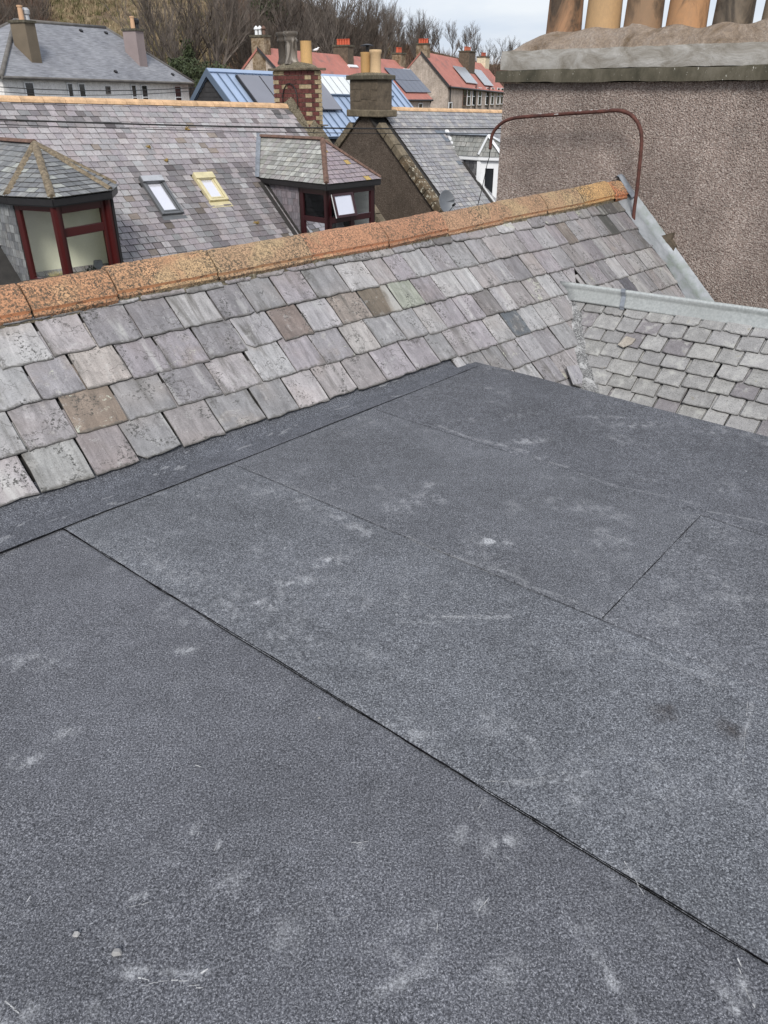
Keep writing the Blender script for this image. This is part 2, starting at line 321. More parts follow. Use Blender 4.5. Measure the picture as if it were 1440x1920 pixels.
MAT['wall_in'] = simple('cream_room', (.82, .80, .66), .9, 0, .05, 3, 0)
MAT['dark_in'] = simple('dark_room', (.03, .03, .032), .9)
MAT['blue_metal'] = simple('blue_seamed_metal', (.38, .47, .62), .42, .35, .1, .8, 0)
MAT['blue_dark'] = simple('slate_blue_metal', (.12, .16, .22), .45, .3, .1, 1, 0)
MAT['polycarb'] = simple('pale_rooflight', (.66, .69, .69), .25, 0, .05, 2, 0)
MAT['timber_dark'] = simple('dark_boarding', (.035, .033, .034), .8, 0, .3, 4, .2)
MAT['brick_red'] = simple('dark_red_brick', (.115, .034, .028), .8, 0, .45, 7, .4)
MAT['brick_cream'] = simple('cream_brick', (.36, .28, .17), .85, 0, .35, 8, .4)
MAT['brick_mortar'] = simple('pale_pointing', (.30, .26, .19), .95, 0, .4, 14, .5)
MAT['stone_stack'] = simple('brown_stone', (.105, .082, .058), .95, 0, .35, 5, .6, grain=24)
MAT['red_tile'] = None
m = NT('red_roof_tiles'); c = m.coord('Object'); n1 = m.noise(c, .7, 6, .7, dist=.6); n2 = m.noise(c, 7, 4, .7)
MAT['red_tile'] = m.fin(m.mix(m.mr(n2, .4, .62, 0, .4), m.ramp(n1, [(.3, (.22, .125, .11)), (.46, (.42, .15, .115)), (.7, (.52, .20, .155))]), (.25, .16, .14)), .85); m.bump(n2, .4, .03)
MAT['pv'] = simple('solar_glass', (.055, .065, .10), .16, 0, .08, 2, 0, .8)
MAT['pv_frame'] = simple('panel_frame', (.10, .10, .11), .4, .4, .1, 2, 0)
MAT['dish'] = simple('satellite_grey', (.14, .15, .165), .5, .2, .1, 5, 0)
MAT['slate_w'] = None
m = NT('far_slate_courses'); c = m.coord('Object'); cz = m.coord('Object', (1.5, 1.5, 22)); n1 = m.noise(c, .6, 5, .65); n2 = m.noise(cz, 1.1, 4, .6); n3 = m.noise(c, 5, 5, .8)
MAT['slate_w'] = m.fin(m.mix(1., m.mix(m.mr(n3, .6, .7, 0, .5), m.ramp(n1, [(.3, (.19, .195, .215)), (.7, (.29, .295, .315))]), (.45, .45, .46)), m.grey(m.mr(n2, .35, .65, .72, 1.2)), 'MULTIPLY'), .8, 0, .2); m.bump(n2, .3, .03)
m = NT('window_glass')
t = m.t; gl = m.n('ShaderNodeBsdfGlossy'); gl.inputs['Roughness'].default_value = .02; gl.inputs['Color'].default_value = (.9, .95, 1, 1); tr = m.n('ShaderNodeBsdfTransparent'); tr.inputs[0].default_value = (.95, .97, .95, 1); fr = m.n('ShaderNodeFresnel'); fr.inputs[0].default_value = 1.38; ms = m.n('ShaderNodeMixShader')
m.l(fr.outputs[0], ms.inputs[0]); m.l(tr.outputs[0], ms.inputs[1]); m.l(gl.outputs[0], ms.inputs[2]); m.l(ms.outputs[0], t.nodes['Material Output'].inputs[0]); MAT['glass'] = m.m
MAT['glass_mirror'] = simple('sky_reflecting_glass', (.80, .80, .86), .12, .45, .03, 2, 0)
MAT['glass_dark'] = simple('dark_window_glass', (.018, .020, .024), .08, 0, .1, 2, 0, .7)
MAT['leadpaint'] = None
m = NT('peeling_valley'); c = m.coord('Object', (1, 1, .6)); n1 = m.noise(c, 10, 6, .7, dist=.4); n2 = m.noise(c, 90, 3, .7)
MAT['leadpaint'] = m.fin(m.mix(m.mr(n1, .52, .60, 0, .85), m.ramp(n2, [(.35, (.05, .05, .05)), (.55, (.19, .19, .19)), (.68, (.42, .42, .42))]), (.42, .42, .42)), .8); m.bump(n1, .5, .006); m.bump(n2, .5, .003)
MAT['fillet'] = None
m = NT('mossy_lead'); c = m.coord('Object'); n1 = m.noise(c, 5, 6, .7); n2 = m.noise(c, 50, 3)
MAT['fillet'] = m.fin(m.ramp(n1, [(.32, (.20, .23, .21)), (.5, (.28, .30, .32)), (.68, (.38, .40, .43))]), .6, .2); m.bump(n1, .4, .012); m.bump(n2, .2, .003)
# ------------------------------------------------------------------ slates
def outline(w, L, n_tail=6, j=.003, chip=0.):
    """tail at y=0, head at y=L, x from 0 to w, counter-clockwise"""
    p = []
    c1 = chip * random.random() if random.random() < .5 else 0; c2 = chip * random.random() if random.random() < .35 else 0
    for i in range(n_tail + 1):
        x = w * i / n_tail; y = random.uniform(-j, j)
        if i == 0: y += c1
        if i == n_tail: y += c2
        elif 0 < i < n_tail and random.random() < .12: y += random.uniform(0, chip * .25)
        p.append((min(max(x + random.uniform(-j, j) * .5, 0), w), y))
    for i in (1, 2, 3): p.append((w - random.uniform(0, j), L * i / 3.2))
    p.append((w, L)); p.append((0, L))
    for i in (3, 2, 1): p.append((random.uniform(0, j), L * i / 3.2))
    return p
def slate_mesh(poly, th, mat, fancy=True, inset=.004):
    n = len(poly); P = np.array(poly); c = P.mean(0)
    if fancy:
        Q = []
        for i in range(n):
            a, b, d = P[i - 1], P[i], P[(i + 1) % n]; e1 = unit(b - a + 1e-9); e2 = unit(d - b + 1e-9); nn = unit(np.array([-(e1[1] + e2[1]), e1[0] + e2[0]]) + 1e-9); Q.append(b + nn * inset * random.uniform(.3, 1.6))
        v = [(x, y, th) for x, y in Q] + [(x, y, th * random.uniform(.45, .75)) for x, y in P] + [(x, y, 0) for x, y in P]
        f = [tuple(range(n))] + [(i, n + i, n + (i + 1) % n, (i + 1) % n) for i in range(n)] + [(n + i, 2 * n + i, 2 * n + (i + 1) % n, n + (i + 1) % n) for i in range(n)]
    else:
        v = [(x, y, th) for x, y in P] + [(x, y, 0) for x, y in P]; f = [tuple(range(n))] + [(i, n + i, n + (i + 1) % n, (i + 1) % n) for i in range(n)]
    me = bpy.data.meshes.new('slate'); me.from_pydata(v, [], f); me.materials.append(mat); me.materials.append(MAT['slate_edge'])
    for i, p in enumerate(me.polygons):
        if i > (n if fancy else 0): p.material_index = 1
    me.update(); return me
def clip_poly(poly, planes):
    for a, b, c in planes:
        if not poly: return poly
        o = []
        for i in range(len(poly)):
            p, q = poly[i - 1], poly[i]; dp = a * p[0] + b * p[1] + c; dq = a * q[0] + b * q[1] + c
            if dp >= 0: o.append(p)
            if (dp >= 0) != (dq >= 0): k = dp / (dp - dq); o.append((p[0] + (q[0] - p[0]) * k, p[1] + (q[1] - p[1]) * k))
        poly = o
    return poly
def half(p, q):   # keep left of p->q
    return (-(q[1] - p[1]), (q[0] - p[0]), (q[1] - p[1]) * p[0] - (q[0] - p[0]) * p[1])
def area(p): return abs(sum(p[i - 1][0] * p[i][1] - p[i][0] * p[i - 1][1] for i in range(len(p)))) / 2
def slate_field(parent, O, S, T, srange, trange, e, wr, th, planes, pal, mat, fancy=True, cap=300, joined_parent=None, jmat=None, chip=.02, jit=.003, rot=.6, lift=.003, t_jit=.003, extra=None, gap=.004, headlap=2.1, sag=None, name='slate', name_j='slate_course'):
    O, S, T = np.array(O), unit(S), unit(T); Nn = np.cross(S, T)
    if Nn[2] < -1e-6: raise Exception('frame')
    L = headlap * e; phi = th / e; ents = []
    variants = []
    k = 0; t = trange[0]; rowi = 0
    while t < trange[1]:
        s = srange[0] - random.uniform(0, .2)
        while s < srange[1]:
            w_ = random.uniform(*wr) if not callable(wr) else wr(s)
            pl = planes(s + w_ / 2, t) if callable(planes) else planes
            if pl is not None:
                pt = [(s, t), (s + w_, t), (s + w_, t + L), (s, t + L)]
                inside = all(a * x + b * y + c >= 0 for a, b, c in pl for x, y in pt)
                tt = t + random.uniform(-t_jit, t_jit)
                if inside: ents.append((s, tt, w_, None))
                else:
                    po = outline(w_ - gap, L, 6 if fancy else 1, jit, chip) if fancy else [(0, 0), (w_ - gap, 0), (w_ - gap, L), (0, L)]
                    cp = clip_poly([(s + x, tt + y) for x, y in po], pl)
                    vis = clip_poly([(s, t), (s + w_, t), (s + w_, t + e), (s, t + e)], pl)
                    if len(cp) > 2 and area(cp) > .04 * w_ * e and (not vis or area(vis) > .02 * w_ * e or True): ents.append((s, tt, w_, [(x - s, y - tt) for x, y in cp]))
            s += w_
        t += e; rowi += 1
    pos = [O + S * s + T * t for s, t, _, _ in ents]
    order = sorted(range(len(ents)), key=lambda i: np.linalg.norm(pos[i] - C0))
    W0 = .22 if callable(wr) else sum(wr) / 2
    if fancy: variants = [slate_mesh(outline(W0 - gap, L, 6, jit, chip if i % 3 == 0 else chip * .25), th, mat) for i in range(12)]
    else: variants = [slate_mesh([(0, random.uniform(-.004, .004)), (W0 - gap, random.uniform(-.004, .004)), (W0 - gap, L), (0, L)], th, mat, False) for i in range(4)]
    J = MB()
    for rank, i in enumerate(order):
        s, t, w_, cp = ents[i]; a = math.radians(random.uniform(-rot, rot)); ph = phi + random.uniform(-.004, .006)
        Sx = S * math.cos(a) + T * math.sin(a); Ty = -S * math.sin(a) + T * math.cos(a); Ty = Ty * math.cos(ph) - Nn * math.sin(ph); Nx = np.cross(Sx, Ty)
        z0 = phi * L + random.uniform(0, lift) + (sag(s, t) if sag else 0)
        P = O + S * s + T * t + Nn * z0; colr = pal(s, t)
        if rank < cap:
            sx = w_ / W0 if cp is None else 1
            M = Matrix([[Sx[0] * sx, Ty[0], Nx[0], P[0]], [Sx[1] * sx, Ty[1], Nx[1], P[1]], [Sx[2] * sx, Ty[2], Nx[2], P[2]], [0, 0, 0, 1]])
            me = random.choice(variants) if cp is None else slate_mesh(cp, th, mat, fancy)
            obj_from(me, name, parent, M, colr)
        else:
            po = cp or [(0, 0), (w_ - gap, 0), (w_ - gap, L), (0, L)]
            J.col = colr; n = len(po); top = [P + Sx * x + Ty * y + Nx * th for x, y in po]; bot = [p - Nx * th for p in top]
            J.add(top + bot, [tuple(range(n))] + [(q, n + q, n + (q + 1) % n, (q + 1) % n) for q in range(n)])
    if J.v:
        o = J.build(name_j, jmat or MAT['slate_j'], joined_parent or parent); o['kind'] = 'stuff'
    return len(ents)
def pal(base, var=.12, odd=None):
    def f(s, t):
        r = random.random(); acc = 0
        for p, c in (odd or []):
            acc += p
            if r < acc: base_ = c; break
        else: base_ = random.choice(base)
        k = random.uniform(1 - var, 1 + var); return tuple(x * k for x in base_)
    return f
def polyhalf(pts):    # convex polygon -> half planes, any winding
    if sum(pts[i - 1][0] * pts[i][1] - pts[i][0] * pts[i - 1][1] for i in range(len(pts))) < 0: pts = pts[::-1]
    return [half(pts[i], pts[(i + 1) % len(pts)]) for i in range(len(pts))]
#@@BODY
# ================================================================== SETTING
grass_m = NT('winter_hillside'); c = grass_m.coord('Object'); n1 = grass_m.noise(c, .05, 5, .65, dist=.5); n2 = grass_m.noise(c, .9, 5, .75); n3 = grass_m.noise(c, .16, 4, .6)
gb = grass_m.ramp(n1, [(.34, (.075, .085, .035)), (.45, (.13, .115, .055)), (.56, (.245, .19, .12)), (.7, (.16, .12, .08))])
gb = grass_m.mix(grass_m.mr(n3, .5, .62, 0, .7), gb, (.085, .06, .045)); gb = grass_m.mix(1., gb, grass_m.grey(grass_m.mr(n2, .3, .7, .55, 1.35)), 'MULTIPLY')
grass_m.bump(n2, .6, .5); MAT['hill'] = grass_m.fin(gb, 1, 0, .1)
MAT['ground'] = simple('yard_ground', (.10, .095, .08), .95, 0, .3, .5, .2, grain=4)
g = MB(); g.add([(-1500, -1500, -6), (1500, -1500, -6), (1500, 1500, -6), (-1500, 1500, -6)], [(0, 1, 2, 3)]); tag(g.build('ground', MAT['ground']), kind='structure')
def crest_v(u): return float(np.interp(u, [-900, 0, 300, 560, 720, 850, 950, 1440, 2400], [-60, -45, -40, 30, 88, 118, 134, 150, 165]))
def hill_z(x, y):
    u = 720 + 1614 * x / max(y, 30.); e = (175 - crest_v(u)) / 1614; top = CH + 150 * e
    k = min(max((y - 66) / 84, 0), 1); k = k * k * (3 - 2 * k) * .55 + k * .45
    far = max(0, y - 150) * .01
    return -6.5 + (top + 6.5) * k + far
xs = np.concatenate([np.linspace(-420, -130, 30), np.linspace(-125, 70, 170), np.linspace(75, 420, 36)]); ys = np.concatenate([np.linspace(40, 165, 110), np.linspace(170, 600, 30)])
XX, YY = np.meshgrid(xs, ys, indexing='ij'); ZZ = np.vectorize(hill_z)(XX, YY) + (vnoise(XX / 9, YY / 9, 3, 4) - .5) * 1.6 * np.clip((YY - 66) / 30, 0, 1)
tag(gridmesh('hillside', np.stack([XX, YY, ZZ], -1), MAT['hill']), kind='structure')

# ================================================================== THE HOUSE WE STAND ON
A, B = frame(40)
P2 = lambda a, b, z=0.: A * a + B * b + Z * z
hse = thing('terraced_house', 'house in the foreground with grey felted flat roof and weathered slate slopes', 'house', P2(2, 0, -6))
e0 = onz(0, 950, .05); e1 = onz(850, 670, .05); d_ = unit(e1 - e0); b_ = V3(-d_[1], d_[0], 0); th_ = math.radians(42)
s_ = b_ * math.cos(th_) + Z * math.sin(th_); n_ = np.cross(d_, s_)
SP = lambda s, t, h=0.: e0 + d_ * s + s_ * t + n_ * h
# --- flat roof deck and felt
deck = MB(); far = lambda b: 4.135 + .035 * (b - .8)
deck.prism([P2(-3, -4, -.012), P2(far(-4) - .02, -4, -.012), P2(far(2.9) - .02, 2.80, -.012), P2(-3, 3.0, -.012)], Z * -.24)
deck = deck.build('flat_roof', MAT['black'], hse)
seamA = lambda a: np.interp(a, [-3, .955, 1.222, 2.167, 4.03, 5], [2.98, 2.791, 2.779, 2.723, 2.645, 2.60])
def felt(name, a0, a1, b0, b1, z, tint, res=.009, drop=False):
    """a0,a1: functions of b (or floats); b1 may be 'seam'"""
    nb = int((b1 - b0) / res); na = int(1 + (a1(0) - a0(0)) / res); bb = np.linspace(0, 1, nb); aa = np.linspace(0, 1, na)
    BB = np.zeros((na, nb)); AA = np.zeros((na, nb))
    for j, kb in enumerate(bb):
        bl = b0 + (b1 - b0) * kb; AA[:, j] = a0(bl) + (a1(bl) - a0(bl)) * aa; BB[:, j] = bl
    wob = (vnoise(AA * 9, BB * 9, 5, 2) - .5) * .006
    edge = np.minimum(np.minimum(aa[:, None], 1 - aa[:, None]) * (na * res), np.minimum(bb[None, :], 1 - bb[None, :]) * (nb * res))
    AA2 = AA + wob * (edge < .02); BB2 = BB + wob * (edge < .02)
    zz = z + (vnoise(AA * 2.2, BB * 2.2, 8, 3) - .5) * .005 - .004 * (edge <= 0)
    if drop: zz = zz - 1. * np.clip(AA - (far(BB) - .012), 0, 1) 
    sc = np.zeros_like(AA); stn = np.zeros_like(AA)
    nz1 = vnoise(AA * 38, BB * 38, 21, 4, .65); nz2 = vnoise(AA * 5, BB * 5, 22, 4, .6); nz3 = vnoise(AA * 90, BB * 90, 24, 2)
    for (u, v, ru, rv, ang, amt) in SCUFF:
        p = onz(u, v, 0); ca, cb = p @ A, p @ B; q = onz(u + 10 * math.cos(ang), v - 10 * math.sin(ang), 0); dd = np.array([q @ A - ca, q @ B - cb]); pxm = np.linalg.norm(dd) / 10; dd /= np.linalg.norm(dd)
        x = (AA - ca) * dd[0] + (BB - cb) * dd[1]; y = -(AA - ca) * dd[1] + (BB - cb) * dd[0]
        if rv < 8: 
            y = y + .02 * np.sin(x * 9 + u) ; wv = .0055 * (rv / 3)
            m_ = np.exp(-(y / wv) ** 2) * (np.abs(x) < ru * pxm) * np.clip((nz1 - .33) * 5, 0, 1)
        else:
            m_ = np.exp(-((x / (ru * pxm)) ** 2 + (y / (rv * pxm * 1.25)) ** 2) * 1.1) * np.clip((nz1 - .46) * 5, 0, 1)
        sc = np.maximum(sc, m_ * amt * (1.1 if rv >= 8 else .7))
    sc = np.maximum(sc, np.clip((nz2 - .62) * 2.2, 0, .3) * np.clip((nz1 - .40) * 3, 0, 1))
    sc = np.maximum(sc, (nz3 > .93) * (nz1 > .6) * .7)
    for (u, v, r) in STAIN:
        p = onz(u, v, 0); R = np.hypot(AA - p @ A, BB - p @ B); stn = np.maximum(stn, np.clip(1.25 - R / r, 0, 1) * np.clip(nz1 * 2.2 - .45, 0, .85))
    P = A[None, None, :] * AA2[..., None] + B[None, None, :] * BB2[..., None] + Z * zz[..., None]
    o = gridmesh(name, P, MAT['felt'], deck, {'scuff': sc, 'stain': stn}); o.color = (*tint, 1); return o
SCUFF = [(610, 1055, 40, 12, .2, .9), (550, 1092, 55, 12, .1, .7), (495, 1135, 28, 12, -.4, .7), (925, 1018, 30, 12, 0, 1.), (300, 1015, 22, 8, .1, .55), (345, 1220, 30, 9, .25, .8), (45, 1425, 28, 16, .3, 1.), (120, 1370, 30, 18, .3, .5), (60, 1240, 60, 20, .1, .5),
    (880, 1157, 75, 4, .08, .8), (800, 1163, 60, 3, -.05, .4), (990, 1130, 0.1, 3, 0, .1), (940, 1590, 35, 18, .8, .8), (900, 1508, 18, 8, .9, .6), (905, 1700, 14, 10, .9, .8), (820, 1735, 10, 22, .2, .6), (672, 1580, 8, 18, .2, .6), (376, 1554, 12, 3, 1.25, 1.), (405, 1585, 9, 3, 1.2, .8),
    (262, 1695, 22, 3, .25, 1.), (300, 1840, 75, 4, -.08, .8), (375, 1828, 16, 8, .5, 1.), (245, 1825, 20, 8, -.5, .8), (1000, 1460, 70, 4, .12, .6), (1080, 1455, 30, 3, .1, .5), (1395, 1370, 55, 3, 1.55, .7), (1140, 1830, 90, 10, -1., .6), (1395, 1850, 50, 10, -1.15, .8), (1390, 1895, 20, 30, .8, .8),
    (40, 1900, 60, 20, .4, .5), (745, 1845, 60, 9, .5, .6), (640, 1720, 25, 12, .3, .5), (995, 830, 35, 10, .1, .6), (1130, 785, 40, 8, 0, .45), (800, 912, 24, 10, .1, .5), (810, 935, 30, 8, -.3, .55), (1180, 1640, 30, 9, -1., .4), (560, 935, 40, 10, -.6, .3), (660, 985, 60, 10, -.5, .45), (1200, 800, 60, 10, .1, .4),
    (900, 826, 90, 5, -.28, .55), (980, 852, 90, 6, -.28, .5), (1190, 560 + 360, 120, 4, -.28, .35), (1380, 975, 60, 3, -.25, .6), (870, 1050, 120, 4, -.4, .5), (1060, 1130, 100, 4, -.4, .45), (1290, 1250, 90, 4, -.4, .4), (780, 1380, 60, 25, -.5, .35), (330, 1070, 80, 20, -.5, .3), (540, 1195, 60, 30, -.5, .25), (640, 1330, 50, 20, .3, .25), (1160, 1225, 50, 3, .02, .5), (430, 1650, 40, 20, .5, .3), (870, 1560, 40, 16, .6, .35), (1240, 1500, 90, 20, .3, .2)]
STAIN = [(1243, 1340, .042), (1368, 1368, .042), (1255, 1330, .02)]
def chalk(u, v, ln, ang, wd, curve=0., n=None):
    p = onz(u, v, .0115); q = onz(u + math.cos(ang), v - math.sin(ang), .0115); dx = (q - p); px = np.linalg.norm(dx); dx /= px; dy = np.cross(Z, dx); mb = MB(); x = -ln * px
    while x < ln * px:
        l = random.uniform(.004, .022)
        if random.random() < .78:
            y = curve * (x / (ln * px)) ** 2 * ln * px + random.gauss(0, wd * .25); w_ = wd * random.uniform(.3, 1.1); pts = [p + dx * (x + l * k) + dy * (y + sgn * w_ * .5 * random.uniform(.4, 1.)) for k, sgn in ((0, -1), (.5, -1.1), (1, -.5), (1, .6), (.45, 1.), (0, .7))]
            mb.add(pts, [(0, 1, 2, 3, 4, 5)])
        x += l * random.uniform(.7, 1.2)
    if mb.v: mb.build('chalky_scratch', MAT['chalk'], deck)
MAT['chalk'] = simple('chalky_residue', (.40, .40, .40), .95, 0, .4, 60, .2, grain=300)
for a_ in [(376, 1554, 14, 1.2, .003, 0), (405, 1586, 10, 1.15, .003, 0), (262, 1697, 24, .25, .0025, .1), (315, 1838, 62, .02, .003, -.3), (374, 1829, 14, .55, .008, 0), (253, 1831, 18, -.3, .006, 0), (880, 1155, 78, .08, .003, .15), (985, 1462, 75, .12, .0025, .1), (1397, 1375, 60, 1.5, .0025, 0), (1185, 1640, 30, -1.05, .003, 0), (1160, 1221, 22, .02, .003, 0), (1290, 1262, 60, -.42, .002, 0), (905, 1505, 16, .95, .003, 0), (675, 1580, 16, .2, .003, .3), (1395, 1850, 60, -1.15, .005, .2), (325, 1092, 24, .3, .003, 0), (870, 1053, 60, -.42, .002, 0), (640, 1722, 14, .4, .004, 0), (365, 1434, 8, -.3, .004, 0), (50, 1690, 6, 1., .004, 0), (905, 1698, 12, .9, .004, 0), (20, 1885, 20, -.7, .004, 0), (820, 1740, 16, 1.5, .004, .2)]: chalk(*a_)
fa = lambda x: (lambda b: x)
felt('felt_sheet', fa(-.6), lambda b: 1.222, -1.6, 2.86, .000, (1.0, .99, 1.0))
felt('felt_sheet', lambda b: 1.222, lambda b: 2.093, -1.6, 2.86, .004, (1.13, 1.14, 1.14))
felt('felt_sheet', lambda b: 2.09, lambda b: 3.10 - .017 * (2.6 - b), .772, 2.84, .0065, (1.04, 1.04, 1.04))
felt('felt_sheet', lambda b: 2.095, lambda b: 3.10 - .017 * (2.6 - b), -1.6, .79, .003, (1.1, 1.1, 1.1))
felt('felt_sheet', lambda b: 3.085 - .017 * (2.6 - b), lambda b: far(b), .3, 2.82, .009, (.93, .93, .94))
felt('felt_sheet', lambda b: 3.085 - .017 * (2.6 - b), lambda b: far(b), -1.6, .32, .0065, (1.0, 1.0, 1.0))
# upstand strip along the slates
na, nb = 420, 60; AA = np.linspace(-.6, 4.13, na)
Pg = np.zeros((na, nb, 3)); sc = np.zeros((na, nb))
for i, a in enumerate(AA):
    p0 = P2(a, seamA(a), .011); s_at = (P2(a, seamA(a) + .25) - e0) @ d_; p3 = SP(s_at, .06, .004); 
    k0 = P2(a, seamA(a) + .14 * (1 + .1 * math.sin(a * 3)), .012)
    kk = 1
    for j in range(nb):
        k = j / (nb - 1); base = p0 * (1 - k) + p3 * k; lift = .05 + .1 * 0; k2 = min(max((k - .45) / .55, 0), 1)
        zz = .011 + (p3[2] - .011) * (k2 ** 1.7); Pg[i, j] = (base[0], base[1], zz + .002 * math.sin(a * 11 + k * 3) * k2)
Pg[:, :, 2] += (vnoise(np.repeat(AA[:, None], nb, 1) * 3, np.tile(np.arange(nb) / 12., (na, 1)), 9, 3) - .5) * .010
strip = gridmesh('felt_upstand', Pg, MAT['felt'], deck, {'scuff': (vnoise(np.repeat(AA[:, None], nb, 1) * 8, np.tile(np.arange(nb) / 7., (na, 1)), 33, 4) > .76) * .35, 'stain': sc}); strip.color = (.88, .89, .92, 1)
# bitumen beads in the laps
def bead(name, pts, w0, h=.006, jit=.35):
    mb = MB(); n = len(pts); L = []; R = []; T = []
    for i, p in enumerate(pts):
        t = unit(np.array(pts[min(i + 1, n - 1)]) - np.array(pts[max(i - 1, 0)])); sd_ = np.cross(Z, t); w_ = w0 * random.uniform(1 - jit, 1 + jit) * (1 + .35 * math.sin(i * .21)) / 2
        L.append(p + sd_ * w_); R.append(p - sd_ * w_); T.append(p + Z * h * random.uniform(.6, 1.1))
    v = L + T + R; mb.add(v, [(i, i + 1, n + i + 1, n + i) for i in range(n - 1)] + [(n + i, n + i + 1, 2 * n + i + 1, 2 * n + i) for i in range(n - 1)])
    return mb.build(name, MAT['black'], deck)
wb = lambda k: (math.sin(k * 5.1) * .3 + math.sin(k * 13.7) * .2) * .004
lin = lambda f, k0, k1, n: [f(k0 + (k1 - k0) * i / n) for i in range(n + 1)]
bead('bitumen_seam', lin(lambda b: P2(1.2215 + wb(b), b, .0045), 2.775, -1.6, 420), .0036, .002)
bead('bitumen_seam', lin(lambda a: P2(a, seamA(a) - .001 + wb(a) * .6, .010), -.6, 1.25, 180), .0045, .003)
bead('bitumen_seam', lin(lambda a: P2(a, seamA(a) - .001 + wb(a) * .6, .010), 1.25, 4.02, 200), .0022, .002)
bead('bitumen_seam', lin(lambda a: P2(a, .772 + wb(a) * .4, .006), 2.10, 3.06, 80), .0024, .002)
bead('bitumen_seam', lin(lambda b: P2(2.091 + wb(b) * .4, b, .0055), 2.70, .55, 110), .0009, .001)
bead('bitumen_seam', lin(lambda b: P2(3.085 - .017 * (2.6 - b) + wb(b) * .4, b, .0085), 2.65, 1.7, 60), .0009, .001)
# fascia at the far edge
fb = MB(); fb.prism([P2(far(-1.6) - .006, -1.6, .006), P2(far(2.8) - .006, 2.82, .008), P2(far(2.8) - .006, 2.82, -.26), P2(far(-1.6) - .006, -1.6, -.26)], -A * .02); o = fb.build('felt_drip_edge', MAT['felt'], deck); o.color = (.8, .8, .8, 1)
m = NT('raw_terracotta'); c = m.coord('Object'); n1 = m.noise(c, 26, 5, .75); oi = m.n('ShaderNodeObjectInfo'); MAT['terra_raw'] = m.fin(m.mix(m.mr(n1, .52, .60, 0, .85), m.mix(1., oi.outputs['Color'], (1.1, .92, .8), 'MULTIPLY'), (.11, .08, .055)), .85); m.bump(n1, .4, .004)
# --- main slate slope
dk = MB(); dk.prism([SP(-1.2, -.02, -.01), SP(2.9, -.02, -.01), SP(2.9, -1.6, -.01), SP(6.4, -1.6, -.01), SP(6.4, 1.02, -.01), SP(-1.2, 1.02, -.01)], -n_ * .04)
bk = unit(-b_ * -math.cos(th_) - Z * math.sin(th_)); apex = lambda s: SP(s, 1.04, .02)
dk.prism([apex(-1.2), apex(6.4), apex(6.4) + bk * 2.4, apex(-1.2) + bk * 2.4], -np.cross(d_, bk) * -.04)
slope = dk.build('roof_slope', MAT['deck'], hse)
vA, vB = (3.62, -1.0), (4.63, .20)
def near_planes(s, t):
    if t < -.08 and s < 2.45: return None
    if s > 6.5: return None
    pl = [(-1, 0, 6.30), (0, -1, 1.03)]
    if t < -.08 and s < 3.4: pl.append((1, 0, -2.92))
    if s < 4.75: pl.append(half(vA, vB) if t < .45 else (-1, 0, 6.30))
    elif t < -.12 - (s - 4.6) * .75: return None
    return pl
SL1 = [(.30, .29, .30), (.275, .255, .27), (.335, .33, .335), (.265, .26, .265), (.31, .29, .295), (.235, .225, .235), (.345, .335, .335), (.285, .265, .265)]
def near_pal(s, t):
    c = pal(SL1, .16, [(.03, (.22, .19, .17)), (.03, (.16, .15, .15))])(s, t)
    # placed odd slates seen in the roof
    for (ss, tt, r, cc) in [(2.50, .48, .10, (.15, .125, .095)), (2.72, .48, .10, (.28, .285, .265)), (1.75, .48, .11, (.19, .165, .145)), (.66, .48, .10, (.35, .35, .325)), (.5, .26, .10, (.22, .18, .145)), (.48, .05, .10, (.24, .225, .205)), (.22, .05, .11, (.31, .285, .27)), (3.62, -.1, .08, (.11, .12, .135)), (4.9, .3, .06, (.08, .09, .105)),
                            (5.70, .88, .14, (.085, .08, .08)), (5.95, .88, .10, (.15, .145, .13)), (5.62, .68, .07, (.08, .08, .078)), (6.02, .68, .06, (.48, .33, .17)), (5.3, .05, .08, (.11, .12, .13)), (2.15, .26, .08, (.35, .345, .31))]:
        if abs(s - ss) < r and abs(t - tt) < .1: return tuple(x * random.uniform(.94, 1.06) for x in cc)
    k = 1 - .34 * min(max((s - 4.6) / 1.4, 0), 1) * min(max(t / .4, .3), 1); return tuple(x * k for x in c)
wfun = lambda s: random.uniform(.215, .275) if s < 2.6 else (random.uniform(.17, .24) if s < 4.6 else random.uniform(.13, .2))
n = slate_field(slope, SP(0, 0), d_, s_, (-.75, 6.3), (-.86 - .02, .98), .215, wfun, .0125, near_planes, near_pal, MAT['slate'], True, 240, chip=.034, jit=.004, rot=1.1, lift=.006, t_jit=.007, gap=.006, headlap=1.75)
# mortar bed and ridge tiles
def ridge_line(s): return float(np.interp(s, [-1, .45, 1.6, 2.3, 3.2, 4.3, 5.5, 6.33], [.865, .875, .885, .90, .915, .94, .965, .985]))
m_ = 520; cross = 9; Pm = np.zeros((m_, cross, 3)); sv = np.linspace(-1, 6.25, m_)
for i, s in enumerate(sv):
    t0 = ridge_line(s) - .028 - .018 * vnoise(np.array([s * 4.]), np.array([3.]), 4, 4)[0]
    for j in range(cross): k = j / (cross - 1); Pm[i, j] = SP(s, t0 + k * .12, .022 + .03 * min(1, k * 3)) + rng.normal(0, .0018, 3)
gridmesh('mortar_bed', Pm, MAT['mortar'], slope)
joints = [-.95, .53, .98, 1.60, 2.30, 2.99, 3.62, 4.30, 4.92, 5.47, 6.02, 6.24]; joints = [-.35, .10] + joints[1:]
TC = [(.50, .24, .13), (.52, .27, .15), (.50, .27, .15), (.52, .30, .17), (.47, .31, .19), (.52, .27, .16), (.48, .25, .15), (.48, .29, .18), (.46, .29, .18), (.47, .31, .19), (.60, .37, .17), (.58, .24, .12)]
